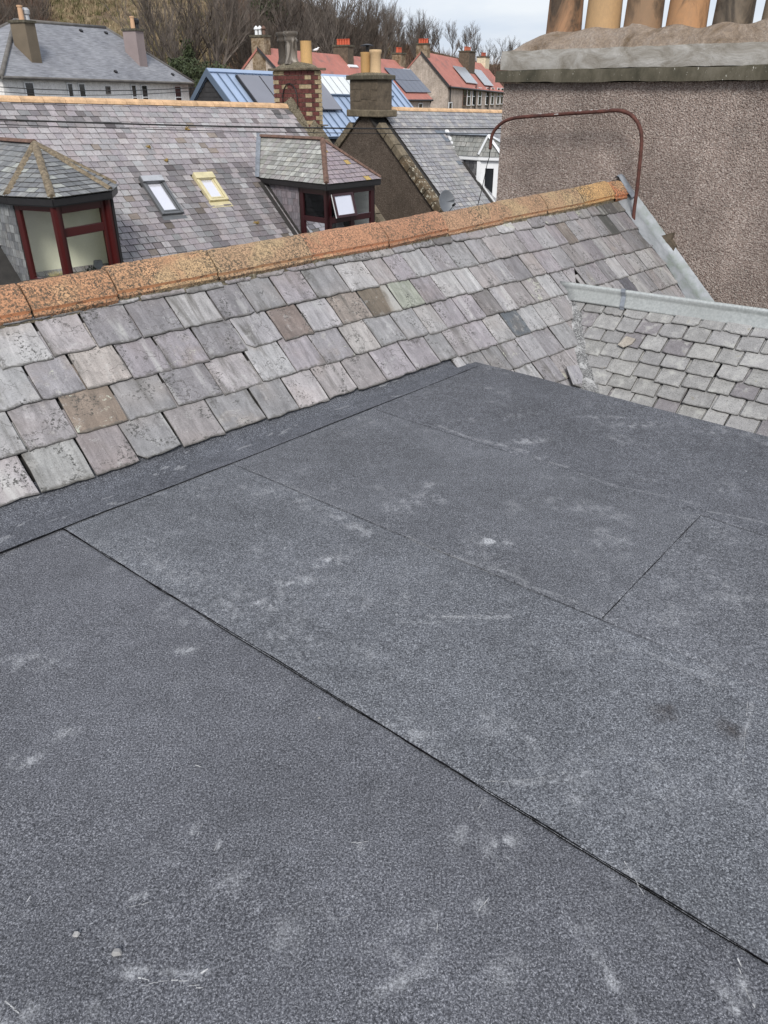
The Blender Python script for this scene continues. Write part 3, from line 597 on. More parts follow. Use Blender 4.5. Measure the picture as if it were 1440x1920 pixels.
for i in range(len(joints) - 1):
    s0, s1 = joints[i] + .005, joints[i + 1] - .005; tl = random.uniform(-.008, .010); lf = random.uniform(-.006, .009); sk_ = random.uniform(-.010, .010); leg = .165; prof = []
    def prof_at(s, dz):
        t0 = ridge_line(s) + tl + sk_ * (s - s0) / (s1 - s0); dz = dz + lf; ap = SP(s, t0 + leg, .052 + dz); f = SP(s, t0, .046 + dz); out_ = [f, f + n_ * .0 + (ap - f) * .03 + n_ * .026]
        for k in (.3, .6, .85): out_.append(f + (ap - f) * k + n_ * (.027 + .008 * math.sin(k * 3)))
        tp = ap + n_ * .020 + b_ * .012; out_.append(tp)
        for k in (.15, .5, 1.0): out_.append(tp + bk * leg * k)
        inner = [p - Z * .03 for p in out_[::-1]]; return out_ + inner
    nseg = 14; ringn = None; mb = MB(); vs = []; 
    for k in range(nseg + 1):
        s = s0 + (s1 - s0) * k / nseg; pr = prof_at(s, .004 * (k / nseg)); ringn = len(pr); vs += [p + rng.normal(0, .0011, 3) for p in pr]
    fs = [(k * ringn + j, k * ringn + (j + 1) % ringn, (k + 1) * ringn + (j + 1) % ringn, (k + 1) * ringn + j) for k in range(nseg) for j in range(ringn)] + [tuple(range(ringn)), tuple(nseg * ringn + j for j in range(ringn))]
    mb.add(vs, fs); o = mb.build('ridge_tile', MAT['terra'], slope, smooth=50, color=TC[i % len(TC)]); o.data.materials.append(MAT['terra_raw'])
    for q, p in enumerate(o.data.polygons):
        if q < nseg * ringn and q % ringn in (0, ringn - 1): p.material_index = 1
# lead flashing against the stack
nf = 90; Pf = np.zeros((nf, 12, 3))
for i in range(nf):
    t = -.9 + i / (nf - 1) * 2.02
    for j in range(12):
        k = j / 11; s = 6.10 + .10 * k + (.035 * math.sin(t * 7) if t < .6 else 0) * (1 - k) + .24 * k * 0
        s += .14 * k; h = .032 + .012 * math.sin(k * 3) + max(0, k - .7) * .22; Pf[i, j] = SP(s - .0 * t, t, h) + rng.normal(0, .0012, 3)
gridmesh('lead_flashing', Pf, MAT['fillet'], slope)
cap = MB(); ap = SP(6.25, 1.16, .03); 
Pc = np.zeros((14, 10, 3))
for i in range(14):
    k = i / 13
    for j in range(10): q = j / 9; f = SP(6.245 + .10 * q, .93 + .26 * min(k * 1.5, 1), .085 + .02 * math.sin(q * 3) + .02 * k); Pc[i, j] = f + (bk * .2 * max(0, k - .66)) + rng.normal(0, .0015, 3)
gridmesh('lead_apron', Pc, MAT['lead'], slope)
# --- valley between the two slopes
J = SP(4.585, .24); A3, B3 = frame(43); gdip = math.radians(1.7); sS = -(B3 * math.cos(gdip) - Z * math.sin(gdip)); qS = math.radians(45)
dn = -A3 * math.cos(qS) - Z * math.sin(qS); nS = unit(np.cross(sS, -dn)); SQ = lambda s, t, h=0.: J + sS * s + dn * t + nS * h
vt, vb = onpl(1076, 562, e0, n_), onpl(1094, 742, e0, n_)
Pv = np.zeros((70, 16, 3)); 
for i in range(70):
    k = i / 69; c_ = vt + (vb - vt) * k * 1.25; wv = .06 + .16 * min(1, k * 1.4) + .006 * math.sin(k * 17)
    for j in range(16):
        q = j / 15 - .5; side = d_ * .93 + V3(0, 0, 0) * .0; Pv[i, j] = c_ + unit(d_ + sS * .6) * (q * wv * 1.3 + .02) + Z * (.038 - .10 * q * q + .012 * math.sin(k * 9)) + (n_ + nS) * .018 + rng.normal(0, .001, 3)
gridmesh('valley_flashing', Pv, MAT['leadpaint'], slope)
sx = MB(); pl_ = slate_mesh([(0, .02), (.07, -.02), (.16, .07), (.17, .16), (.04, .17)], .01, MAT['slate']); pp = onpl(1076, 726, e0 + n_ * .07, n_); M_ = Matrix([[*(0,) * 4]] * 4)
X_ = unit(d_ - s_ * .1); Y_ = unit(np.cross(n_, X_)); M_ = Matrix([[X_[0], Y_[0], n_[0], pp[0]], [X_[1], Y_[1], n_[1], pp[1]], [X_[2], Y_[2], n_[2], pp[2]], [0, 0, 0, 1]]); obj_from(pl_, 'slate', slope, M_, (.30, .29, .31))
# --- small slope with zinc ridge on the right
sk = MB(); sk.prism([SQ(-.02, 0, -.012), SQ(3.4, 0, -.012), SQ(3.4, 1.9, -.012), SQ(.95, 1.9, -.012)], -nS * .03)
bkS = unit(A3 * math.cos(qS) - Z * math.sin(qS)); sk.prism([SQ(0, 0, -.012), SQ(3.4, 0, -.012), SQ(3.4, 0, -.012) + bkS * 1.3, SQ(.0, 0, -.012) + bkS * .3], -Z * .03)
small = sk.build('side_slope', MAT['deck'], hse)
SO = SQ(0, 1.45); up_S = -dn
def sp_planes(s, t):   # t upward from 1.45 below ridge
    return [half((.62 + .10, 0), (.10, 1.36))[0:3] if False else tuple(-x for x in half((1.02, 0), (.10, 1.36))), (0, -1, 1.43)]
S2 = [(.33, .325, .32), (.31, .305, .30), (.35, .345, .34), (.30, .295, .295), (.33, .325, .315)]
sagf = lambda s, t: .012 * math.sin(s * 3.1 + 1) * math.sin(t * 4)
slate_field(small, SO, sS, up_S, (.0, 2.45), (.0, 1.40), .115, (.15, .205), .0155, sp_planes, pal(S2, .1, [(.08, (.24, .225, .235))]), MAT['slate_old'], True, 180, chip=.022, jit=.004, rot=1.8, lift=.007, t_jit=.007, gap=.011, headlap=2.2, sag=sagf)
# loose wedge slate
lm = slate_mesh([(0, 0), (.05, -.012), (.10, .03), (.11, .075), (.03, .085)], .014, MAT['slate_old'], True); p_ = SQ(.66, .43, .05); M_ = Matrix([[sS[0], up_S[0], nS[0], p_[0]], [sS[1], up_S[1], nS[1], p_[1]], [sS[2], up_S[2], nS[2], p_[2]], [0, 0, 0, 1]]); obj_from(lm, 'slate', small, M_, (.40, .36, .31))
# zinc ridge
zr = MB(); zp = [(.115, .028), (.107, .040), (.035, .058), (.028, .072), (.020, .092), (.0, .102), (-.02, .092), (-.028, .07), (-.10, .0)]
ring = lambda s: [SQ(s + max(0, .08 * (t / .115) if s < .1 else 0), t if t > 0 else 0, h + .014) + (bkS * (-t) if t < 0 else 0) for t, h in zp]
vs = []; seg = 24
for i in range(seg + 1): vs += ring(-.03 + 2.9 * i / seg)
npf = len(zp); zr.add(vs, [(i * npf + j, i * npf + j + 1, (i + 1) * npf + j + 1, (i + 1) * npf + j) for i in range(seg) for j in range(npf - 1)] + [tuple(range(npf))])
zo = zr.build('zinc_ridge', MAT['zinc'], small, smooth=60); mm = zo.modifiers.new('s', 'SOLIDIFY'); mm.thickness = .002
st = MB(); vs = []
for s in (.50, .535):
    vs += [SQ(s + .02 * (t / .1), t, h + .020) + (bkS * (-t) if t < 0 else 0) for t, h in [(.125, .02)] + zp]
k = len(zp) + 1; st.add(vs, [(j, j + 1, k + j + 1, k + j) for j in range(k - 1)]); so_ = st.build('ridge_strap', MAT['lead'], small); mm = so_.modifiers.new('s', 'SOLIDIFY'); mm.thickness = .003; mm.offset = 1
hw = MB(); hw.box(P2(-2.9, -3.9, -6), A * 6.9, B * 6.6, Z * 5.7); hw.build('wall', MAT['harl_dark'], hse)
# yellow lichen tuft
# ================================================================== NEIGHBOUR WITH THE BIG STACK
T0 = SP(6.33, 1.07); A2, B2 = frame(41.2); WP = lambda s, z, o=0.: V3(T0[0], T0[1], 0) + B2 * s + A2 * o + Z * z
nb_ = thing('gable_house', 'neighbouring house with tall pinkish brown harled wall and a wide pot-topped stack', 'house', WP(0, -6, .5))
wl = MB(); wl.box(WP(-3.6, -6, 0), B2 * 5.03, A2 * .75, Z * 7.69); wl.box(WP(-6.5, -6, .76), B2 * 7.9, A2 * 7, Z * 4.4); wall = wl.build('wall', MAT['harl'], nb_)
pt = MB(); pc = onpl(1242, 455, T0, A2); ou = [(1222, 470), (1231, 448), (1240, 442), (1262, 436), (1257, 450), (1265, 462), (1262, 474), (1256, 478), (1250, 470), (1240, 474)]
pt.prism([onpl(u, v, T0 - A2 * .06, A2) for u, v in ou], A2 * .065); pt.build('bare_patch', MAT['stone_stack'], wall)
cp = MB(); c0 = 1.70; npts = 40
def slab(mb, s0, s1, o0, o1, z0, z1, amp=.01, bulge=0):
    n = 44; vs = []
    for i in range(n + 1):
        s = s0 + (s1 - s0) * i / n; w1, w2, w3 = [(random.random() - .5) * amp for _ in range(3)]
        vs += [WP(s, z0 + w1, o0), WP(s, z0 + (z1 - z0) * .5, o0 - bulge + w2 * .5), WP(s, z1 + w3, o0 + .01), WP(s, z1 + w3, o1), WP(s, z0, o1)]
    mb.add(vs, [(i * 5 + j, i * 5 + (j + 1) % 5, (i + 1) * 5 + (j + 1) % 5, (i + 1) * 5 + j) for i in range(n) for j in range(5)] + [(0, 1, 2, 3, 4), tuple(n * 5 + j for j in range(5))])
slab(cp, 1.49, -3.7, -.075, .83, 1.695, 1.80, .012); stack = cp.build('chimney_cope', MAT['cope'], nb_, smooth=35)
cb = MB(); slab(cb, 1.455, -3.6, -.045, .79, 1.802, 1.965, .010, .006); cb.build('cement_band', MAT['concrete'], stack, smooth=35)
# flaunching
sv = np.linspace(1.44, -3.5, 170); ov = np.linspace(-.035, .78, 34); Pf = np.zeros((170, 34, 3)); pots = []
spx = [(1030, 1087, 1028), (1101, 1160, 1096), (1173, 1238, 1172), (1252, 1322, 1248), (1338, 1408, 1332), (1428, 1500, 1424)]
for (a_, b2, c_) in spx:
    s0 = float((onpl(a_, 46, T0 + A2 * .30, A2) - WP(0, 0)) @ B2); s1 = float((onpl(b2, 46, T0 + A2 * .30, A2) - WP(0, 0)) @ B2); pots.append(((s0 + s1) / 2, abs(s0 - s1) / 2))
pots += [(pots[-1][0] - .36, .14), (pots[-1][0] - .72, .14), (pots[-1][0] - 1.08, .14)]
for i, s in enumerate(sv):
    for j, o_ in enumerate(ov):
        ed = min(max((1.44 - s) / .34, 0), 1); eo = min(max((o_ + .035) / .16, 0), 1) * min(max((.78 - o_) / .16, 0), 1)
        z = 1.955 + (.135 * (math.sin(ed * math.pi / 2)) * math.sin(eo * math.pi / 2) ** .8) + .05 * sum(math.exp(-((s - p) / .15) ** 2) for p, _ in pots) * ed * min(1, eo * 1.3) * (1 if s < .2 else .6)
        z += .02 * math.sin(s * 3.3) * eo; Pf[i, j] = WP(s, z, o_) + rng.normal(0, .0015, 3)
gridmesh('mortar_flaunching', Pf, MAT['flaunch'], stack)
PC = [((.36, .20, .11), .50), ((.48, .31, .16), .15), ((.28, .18, .11), .50), ((.44, .24, .12), .35), ((.20, .16, .12), .65), ((.26, .20, .14), .5)]
for i, (s, r) in enumerate(pots):
    mb = MB(); r_ = r; prof = [(r_ * 1.04, 0), (r_ * 1.02, .03), (r_ * .97, .3), (r_ * .92, .62), (r_ * .95, .64), (r_ * 1.12, .66), (r_ * 1.14, .74), (r_ * 1.02, .76), (r_ * .85, .76), (r_ * .8, .3), (r_ * .8, .02)]
    mb.lathe(WP(s, 2.06 + (.035 if i > 2 else 0), .30), prof, 36); o = mb.build('chimney_pot', MAT['pot'], stack, smooth=50); c_, k = PC[i % 6]; o.color = (*c_, k)
rf = MB(); rf.prism([WP(-6.6, -1.5, .8), WP(1.6, -1.5, .8), WP(1.6, 1.2, 4.0), WP(-6.6, 1.2, 4.0)], Z * -.1); rf.prism([WP(-6.6, -1.5, 7.8), WP(1.6, -1.5, 7.8), WP(1.6, 1.2, 4.0), WP(-6.6, 1.2, 4.0)], Z * -.1); rf.build('roof', MAT['slate_w'], nb_)
# pipe
Tp = T0 - A2 * .21
pw = lambda u, v: onpl(u, v, Tp, A2)
base = [(1187, 425), (1189, 395), (1195, 350), (1201, 290), (1203, 262), (1200, 240), (1190, 222), (1175, 211), (1155, 207), (1130, 209), (1080, 212), (1030, 216), (985, 219), (962, 222), (945, 228), (930, 241), (922, 256), (919, 280)]
pts = []; ctrl = [pw(*p) for p in base]
for i in range(len(ctrl) - 1):
    for k in range(4):
        t = k / 4; p0, p1, p2, p3 = ctrl[max(i - 1, 0)], ctrl[i], ctrl[i + 1], ctrl[min(i + 2, len(ctrl) - 1)]
        pts.append(.5 * ((2 * p1) + (-p0 + p2) * t + (2 * p0 - 5 * p1 + 4 * p2 - p3) * t * t + (-p0 + 3 * p1 - 3 * p2 + p3) * t ** 3))
pts.append(ctrl[-1]); pts[0] = pts[0] - Z * .03
pr = thing('service_pipe', 'rusty bent steel pipe looping in front of the brown harled wall', 'pipe', ctrl[0])
mb = MB(); mb.tube(pts, .0165, 12); mb.build('pipe', MAT['rust'], pr, smooth='all')
mb = MB()
for q in (.30, .34, .37, .41, .46, .60, .63, .66): 
    i = int(q * len(pts)) + 14; i = min(i, len(pts) - 12); 
    for _ in range(3):
        p = pts[i] + Z * .010 + rng.normal(0, .006, 3) + (pts[i + 1] - pts[i]) * random.random(); mb.tube([p, p + unit(pts[i + 1] - pts[i]) * random.uniform(.02, .05)], [random.uniform(.006, .012), .004], 5)
mb.build('flaking_paint', simple('flaking_white', (.5, .48, .45), .9), pr)
cb0 = ctrl[-1]; end = onpl(884, 418, Tp + A2 * .6, A2); mb = MB(); mb.tube([cb0 + Z * .02, cb0 - Z * .06 + (end - cb0) * .02] + [cb0 + (end - cb0) * k - Z * .10 * math.sin(k * math.pi) * 1 for k in np.linspace(.12, 1.15, 14)], .0042, 6); mb.build('cable', MAT['cable'], pr, smooth='all')
# stone chips on the felt
MAT['chip'] = simple('slate_chip', (.27, .265, .26), .9)
for (u, v, r, lab) in [(219, 1786, .013, 'pale grey stone chip lying on the felt above a chalky arc'), (143, 1752, .009, 'small chalky stone chip left of the pale grey chip'), (599, 1346, .006, 'tiny white chip on the felt below the long black seam')]:
    p = onz(u, v, .006); mb = MB(); n = 6; ang = [random.uniform(0, .5) + i * 2 * math.pi / n for i in range(n)]
    lo = [p + V3(math.cos(a) * r * random.uniform(.8, 1.2), math.sin(a) * r * .75, 0) for a in ang]; hi = [q + (p - q) * .35 + Z * r * random.uniform(.4, .8) for q in lo]
    mb.add(lo + hi, [tuple(range(n))[::-1], tuple(n + i for i in range(n))] + [(i, (i + 1) % n, n + (i + 1) % n, n + i) for i in range(n)]); tag(mb.build('stone_chip', MAT['chip']), lab, 'stone', 'loose chips on the felt roof')
# ================================================================== MIDDLE ROW
AM, BM = frame(43); R0 = at(0, 185, 17.4); R1 = onpl(545, 199, R0, BM); dM = unit(R1 - R0); qM = math.radians(42)
sM = -BM * math.cos(qM) - Z * math.sin(qM); nM = unit(np.cross(dM, -sM))
MP = lambda s, t, h=0.: R0 + dM * s + sM * t + nM * h            # s along the ridge, t down the slope
Mhit = lambda u, v: onpl(u, v, R0, nM)
Mst = lambda u, v: ((Mhit(u, v) - R0) @ dM, (Mhit(u, v) - R0) @ sM)
mid = thing('slated_cottage', 'long cottage with purple slate roof, two skylights and two dark red dormers', 'house', MP(3, 0) * V3(1, 1, 0) + Z * -6)
PUR = [(.30, .27, .285), (.32, .29, .30), (.28, .255, .27), (.33, .31, .318), (.27, .262, .27), (.31, .285, .29), (.35, .33, .335)]
ODD = [(.05, (.36, .355, .36)), (.02, (.18, .16, .165)), (.02, (.23, .195, .17))]
def roof_house(parent, s0, s1, tmax, mat_back='slate_w', back=True, wall='harl_dark'):
    mb = MB(); mb.prism([MP(s0, 0, -.02), MP(s1, 0, -.02), MP(s1, tmax, -.02), MP(s0, tmax, -.02)], -nM * .06)
    bkM = unit(BM * math.cos(qM) - Z * math.sin(qM))
    mb.prism([MP(s0, 0, -.02), MP(s1, 0, -.02), MP(s1, 0, -.02) + bkM * tmax, MP(s0, 0, -.02) + bkM * tmax], -Z * .06)
    dk = mb.build('roof_slope', MAT['deck'], parent)
    w = MB(); ws = MP(s0 + .05, tmax - .3, -.1); we = MP(s1 - .05, tmax - .3, -.1); wb = ws + BM * 2 * (tmax - .3) * math.cos(qM) ; 
    g0 = [MP(s0 + .04, tmax - .25, -.09), MP(s0 + .04, 0.04, -.09), MP(s0 + .04, 0.04, -.09) + bkM * (tmax - .3)]
    lo = [V3(g0[2][0], g0[2][1], -6), V3(g0[0][0], g0[0][1], -6)]
    w.prism(g0 + lo, dM * (s1 - s0 - .08)); w.build('wall', MAT[wall], parent)
    return dk
mdk = roof_house(mid, -2.6, 8.0, 5.6)
# footprints of dormers and skylights on the slope keep the slates clear
def dark_streak(s, t, c):
    k = 1.
    if t > 1.9:
        for sc_, wd in ((4.0, .22), (2.75, .2), (4.7, .16), (1.75, .12)):
            if abs(s - sc_ - (t - 2.6) * -.02) < wd: k *= .62
    if t < .85 and s < 1.2: k *= .62 if random.random() < .75 else 1
    if s > 6.9 - .1 * t and t < 2.2: k *= random.choice([.35, .5, 1., 1.2, .8])
    if abs(t - .62) < .22 and 1.2 < s < 2.3: k *= random.choice([.5, .8, 1])
    g = .93 if t > 1.8 else 1.05
    return tuple(x * k * g for x in c)
mp0 = pal(PUR, .08, ODD); mpal = lambda s, t: dark_streak(s, -t, mp0(s, t))
def m_planes(s, t):
    tt = -t
    if 1.92 < s < 2.36 and 2.35 < tt < 3.2: return None
    if 3.3 < s < 3.7 and 2.25 < tt < 2.95: return None
    return [(-1, 0, 7.72), (0, -1, -.06), (0, 1, 5.5)]
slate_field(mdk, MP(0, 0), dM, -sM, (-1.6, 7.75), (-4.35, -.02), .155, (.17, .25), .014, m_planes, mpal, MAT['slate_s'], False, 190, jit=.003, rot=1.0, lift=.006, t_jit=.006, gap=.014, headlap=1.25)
def ridge_run(parent, P, Q, mat, ln, r, deck_n, cols=None, name='ridge_tile'):
    L = np.linalg.norm(Q - P); n = max(1, int(L / ln)); d = unit(Q - P); side = unit(np.cross(d, Z)); upn = np.cross(side, d)
    for i in range(n):
        a = P + d * (L * i / n + .006); b2 = P + d * (L * (i + 1) / n - .006); mb = MB(); k = []
        for q in range(7):
            an = math.pi * (q / 6) ; k.append(side * math.cos(an) * r * 1.25 + upn * (math.sin(an) * r - r * .35))
        h = upn * (.006 * random.random()); n_k = len(k); vs = [a + p + h for p in k] + [b2 + p * 1.03 + h for p in k]
        mb.add(vs, [(j, (j + 1) % n_k, n_k + (j + 1) % n_k, n_k + j) for j in range(n_k)] + [tuple(range(n_k)), tuple(n_k + j for j in range(n_k))]); mb.build(name, mat, parent, smooth=30)
ridge_run(mdk, MP(-2.5, .0, -.02), MP(7.55, .0, -.02), MAT['ridge_buff'], .46, .115, nM)
# verge skew at the right end
def skew(parent, s0, s1, t0, t1, h, mat, name='skew_stone', n=9):
    for i in range(n):
        a = t0 + (t1 - t0) * i / n; b2 = t0 + (t1 - t0) * (i + 1) / n - .015; mb = MB(); mb.box(MP(s0, a, -.05), dM * (s1 - s0), sM * (b2 - a), nM * (h + random.uniform(-.01, .01))); mb.build(name, mat, parent, bevel=.012)
skew(mdk, 7.86, 8.14, .75, 5.4, .19, MAT['skew'])
mb = MB(); n = 40; vs = []
for i in range(n + 1):
    t = -.02 + 5. * i / n; vs += [MP(7.60 + .03 * math.sin(t * 9), t, .03), MP(7.80, t, .06), MP(7.87, t, .17)]
mb.add(vs, [(i * 3 + j, i * 3 + j + 1, i * 3 + 4 + j, i * 3 + 3 + j) for i in range(n) for j in range(2)]); mb.build('verge_mortar', MAT['mortar'], mdk)
# ---------------- brick chimney at the end of the ridge
G = MP(7.75, 0); wB0, wB1, wA, zb, zt = .70, -.70, .50, -1.15, 2.13
bc = MB(); bc.box(V3(G[0], G[1], zb) + BM * (wB1 + .02) + AM * .02, BM * (wB0 - wB1 - .04), AM * (wA - .04), Z * (zt - zb)); stk = bc.build('chimney_stack', MAT['brick_mortar'], mid)
course = .105; nr = int((zt - .80) / course) + 1
def brick(o, x, y, z, red): mb = MB(); mb.box(o, x, y, z); mb.build('brick', MAT['brick_red'] if red else MAT['brick_cream'], stk)
for r in range(nr):
    z = zt - (r + 1) * course; off = (r % 2) * .115
    if z < .55: break
    # face looking along -A (left face)
    s = wB1; k = 0; edges = [wB1]; w_ = .115 if r % 2 else .23
    while edges[-1] + .02 < wB0: edges.append(min(edges[-1] + w_, wB0)); w_ = .235
    for i in range(len(edges) - 1):
        a, b2 = edges[i], edges[i + 1]; corner = i == 0 or i == len(edges) - 2
        if b2 - a < .05: continue
        red = (not corner) or ((r % 2 == 0) and i == 0) or (r % 2 == 1 and i == len(edges) - 2)
        if not corner and random.random() < .08: red = False
        zz = z + random.uniform(-.002, .002)
        brick(V3(G[0], G[1], zz) + BM * (a + .008) - AM * (.0 + random.uniform(0, .004)), BM * (b2 - a - .016), AM * .03, Z * (course - .016), red)
    # face looking along -B (right face)
    ed = [0, .25, .5] if r % 2 == 0 else [0, .125, .375, .5]
    for i in range(len(ed) - 1):
        red = (i == 1) if r % 2 else (i == 0)
        if r % 2 == 0 and i == 1: red = False
        brick(V3(G[0], G[1], z) + BM * (wB1 - random.uniform(0, .004)) + AM * (ed[i] + .008), AM * (ed[i + 1] - ed[i] - .016), BM * .03, Z * (course - .016), red)
mb = MB(); mb.box(V3(G[0], G[1], zt) + BM * (wB1 - .09) - AM * .09, BM * 1.58, AM * .68, Z * .055); mb.build('chimney_cope', MAT['skew'], stk, bevel=.01)
mb = MB(); mb.box(V3(G[0], G[1], .55) + BM * (wB1 - .05) + AM * .0, BM * .05, AM * .5, Z * .10); mb.box(V3(G[0], G[1], .83) + BM * (wB1 - .16) + AM * .38, BM * .16, AM * .16, Z * .03); mb.build('stone_ledge', MAT['skew'], stk)
def flaunch(parent, c, x, y, hx, hy, h, mat, name='mortar_flaunching'):
    n = 24; P = np.zeros((n, n, 3))
    for i in range(n):
        for j in range(n):
            a = i / (n - 1) * 2 - 1; b2 = j / (n - 1) * 2 - 1; k = (1 - abs(a) ** 3) * (1 - abs(b2) ** 3); P[i, j] = c + x * a * hx + y * b2 * hy + Z * (h * k ** .6 + random.uniform(-.006, .006))
    return gridmesh(name, P, mat, parent)
top = V3(G[0], G[1], zt + .055) + AM * .25
flaunch(stk, top, BM, AM, .60, .26, .14, MAT['mortar'])
def pot(parent, base, prof, colr, soot, n=24): mb = MB(); mb.lathe(base, prof, n); o = mb.build('chimney_pot', MAT['pot'], parent, smooth=50); o.color = (*colr, soot); return o
tallp = [(.19, 0), (.19, .05), (.165, .09), (.150, .16), (.155, .50), (.175, .52), (.175, .56), (.16, .58), (.165, .63), (.195, .67), (.195, .71), (.17, .74), (.13, .74), (.12, .4)]
pot(stk, top + BM * .47 + Z * .09, tallp, (.10, .10, .10), .95); pot(stk, top + BM * .10 - AM * .06 + Z * .09, tallp, (.50, .46, .41), .66)
pot(stk, top - BM * .30 + AM * .1 + Z * .09, [(.155, 0), (.15, .2), (.145, .50), (.15, .52), (.12, .52), (.12, .2)], (.58, .36, .15), .05)
mb = MB(); q0 = V3(G[0], G[1], 0) + BM * -.30 - AM * .03; mb.tube([q0 + Z * .9 - AM * .0] + [q0 + BM * (.30 * (1 - math.cos(a)) - .0) + Z * (1.45 + .38 * math.sin(a)) for a in np.linspace(0, math.pi * .95, 14)] + [q0 + BM * .6 + Z * 1.1], .014, 6); mb.build('cable_loop', MAT['cable'], stk, smooth='all')
fl = MB(); fl.prism([MP(7.5, -.05, .0), MP(7.72, -.12, .14), MP(7.95, .9, .20), MP(7.75, 1.0, .03)], nM * .05); fl.build('mortar_haunch', MAT['mortar'], stk)
# ---------------- skylights
def skylight(parent, u_s0, u_s1, t0, t1, body, glassm, apron):
    f = MB(); h = .10; w_ = .065
    f.box(MP(u_s0, t0, 0), dM * (u_s1 - u_s0), sM * .17, nM * (h + .03)); f.box(MP(u_s0, t0 + .172, 0), dM * w_, sM * (t1 - t0 - .172), nM * h); f.box(MP(u_s1 - w_, t0 + .172, 0), dM * w_, sM * (t1 - t0 - .172), nM * h)
    f.box(MP(u_s0 + w_ + .002, t1 - .06, 0), dM * (u_s1 - u_s0 - 2 * w_ - .004), sM * .058, nM * (h - .01))
    o = f.build('skylight', body, parent, bevel=.008)
    f = MB(); i0, i1 = u_s0 + w_ + .01, u_s1 - w_ - .01
    for a in ((i0, t0 + .18, .03, t1 - .25 - t0), (i1 - .03, t0 + .18, .03, t1 - .25 - t0)): f.box(MP(a[0], a[1], .02), dM * a[2], sM * a[3], nM * .062)
    f.box(MP(i0 + .031, t1 - .11, .02), dM * (i1 - i0 - .062), sM * .035, nM * .06); f.build('sash', body, o, bevel=.004)
    f = MB(); f.box(MP(i0 + .032, t0 + .175, .045), dM * (i1 - i0 - .064), sM * (t1 - .115 - t0 - .175), nM * .006); f.build('pane', glassm, o)
    f = MB(); f.prism([MP(u_s0 - .02, t1 + .002, .028), MP(u_s1 + .02, t1 + .002, .028), MP(u_s1 + .06, t1 + .15, .02), MP(u_s0, t1 + .15, .02)], nM * .008); f.build('flashing', apron, o)
    return o
skylight(mid, 1.86, 2.40, 2.23, 3.24, MAT['grey_al'], MAT['glass_mirror'], MAT['grey_al'])
mb = MB(); mb.box(MP(1.875, 2.245, .132), dM * .51, sM * .145, nM * .012); mb.build('hood', MAT['grey_al2'], mid)
skylight(mid, 3.24, 3.76, 2.20, 2.98, MAT['cream_metal'], MAT['glass_mirror'], MAT['cream_metal'])
# ---------------- dormers
def window(parent, P, X, Y_, w_, h, out, mat, cols, rows, fr=.06, open_=None, glass='glass', name='window_frame', openmat=None, curtain=None):
    """P bottom-left corner, X right, Z up, out = outward normal; cols/rows: lists of fractions"""
    f = MB(); t = .07; o = P - out * t
    f.box(o, X * fr, out * t, Z * h); f.box(o + X * (w_ - fr), X * fr, out * t, Z * h); f.box(o + X * (fr + .001), X * (w_ - 2 * fr - .002), out * t, Z * fr); f.box(o + X * (fr + .001) + Z * (h - fr), X * (w_ - 2 * fr - .002), out * t, Z * fr)
    ce = [0] + list(cols) + [1]; re_ = [0] + list(rows) + [1]
    xs = [fr + (w_ - 2 * fr) * c for c in ce]; zs = [fr + (h - 2 * fr) * r for r in re_]
    for x in xs[1:-1]: f.box(o + X * (x - fr / 2) + Z * (fr + .001), X * fr, out * (t - .004), Z * (h - 2 * fr - .002))
    for z in zs[1:-1]:
        for i in range(len(xs) - 1):
            a = xs[i] + (fr / 2 if i else 0) + .001; b2 = xs[i + 1] - (fr / 2 if i < len(xs) - 2 else 0) - .001; f.box(o + X * a + Z * (z - fr / 2), X * (b2 - a), out * (t - .008), Z * fr)
    f.build(name, mat, parent, bevel=.006)
    for i in range(len(xs) - 1):
        for j in range(len(zs) - 1):
            a = xs[i] + (fr / 2 if i else 0); b2 = xs[i + 1] - (fr / 2 if i < len(xs) - 2 else 0); c_ = zs[j] + (fr / 2 if j else 0); d2 = zs[j + 1] - (fr / 2 if j < len(zs) - 2 else 0)
            is_open = open_ == (i, j); g_ = MB()
            if is_open:
                ax = .30; dn_ = -Z * math.cos(ax) + out * math.sin(ax); nn = out * math.cos(ax) + Z * math.sin(ax); H = d2 - c_ + .04; o2 = P + X * (a - .02) + Z * (d2 + .02) + out * .012; fr2 = .055; W2 = b2 - a + .04
                s = MB(); s.box(o2, X * fr2, dn_ * H, nn * .05); s.box(o2 + X * (W2 - fr2), X * fr2, dn_ * H, nn * .05); s.box(o2 + X * (fr2 + .001), X * (W2 - 2 * fr2 - .002), dn_ * fr2, nn * .048); s.box(o2 + X * (fr2 + .001) + dn_ * (H - fr2), X * (W2 - 2 * fr2 - .002), dn_ * fr2, nn * .048); s.build('open_sash', mat, parent)
                s = MB(); s.box(o2 - nn * .003 - X * .002, X * .012, dn_ * H, nn * .03); s.build('white_trim', MAT['white'], parent)
                g_.box(o2 + X * fr2 + dn_ * fr2 + nn * .02, X * (W2 - 2 * fr2), dn_ * (H - 2 * fr2), nn * .006); g_.build('pane', MAT['glass_mirror'], parent)
            else:
                g_.add([o + X * a + Z * c_ + out * .03, o + X * b2 + Z * c_ + out * .03, o + X * b2 + Z * d2 + out * .03, o + X * a + Z * d2 + out * .03], [(0, 1, 2, 3)]); g_.build('pane', MAT[glass], parent)
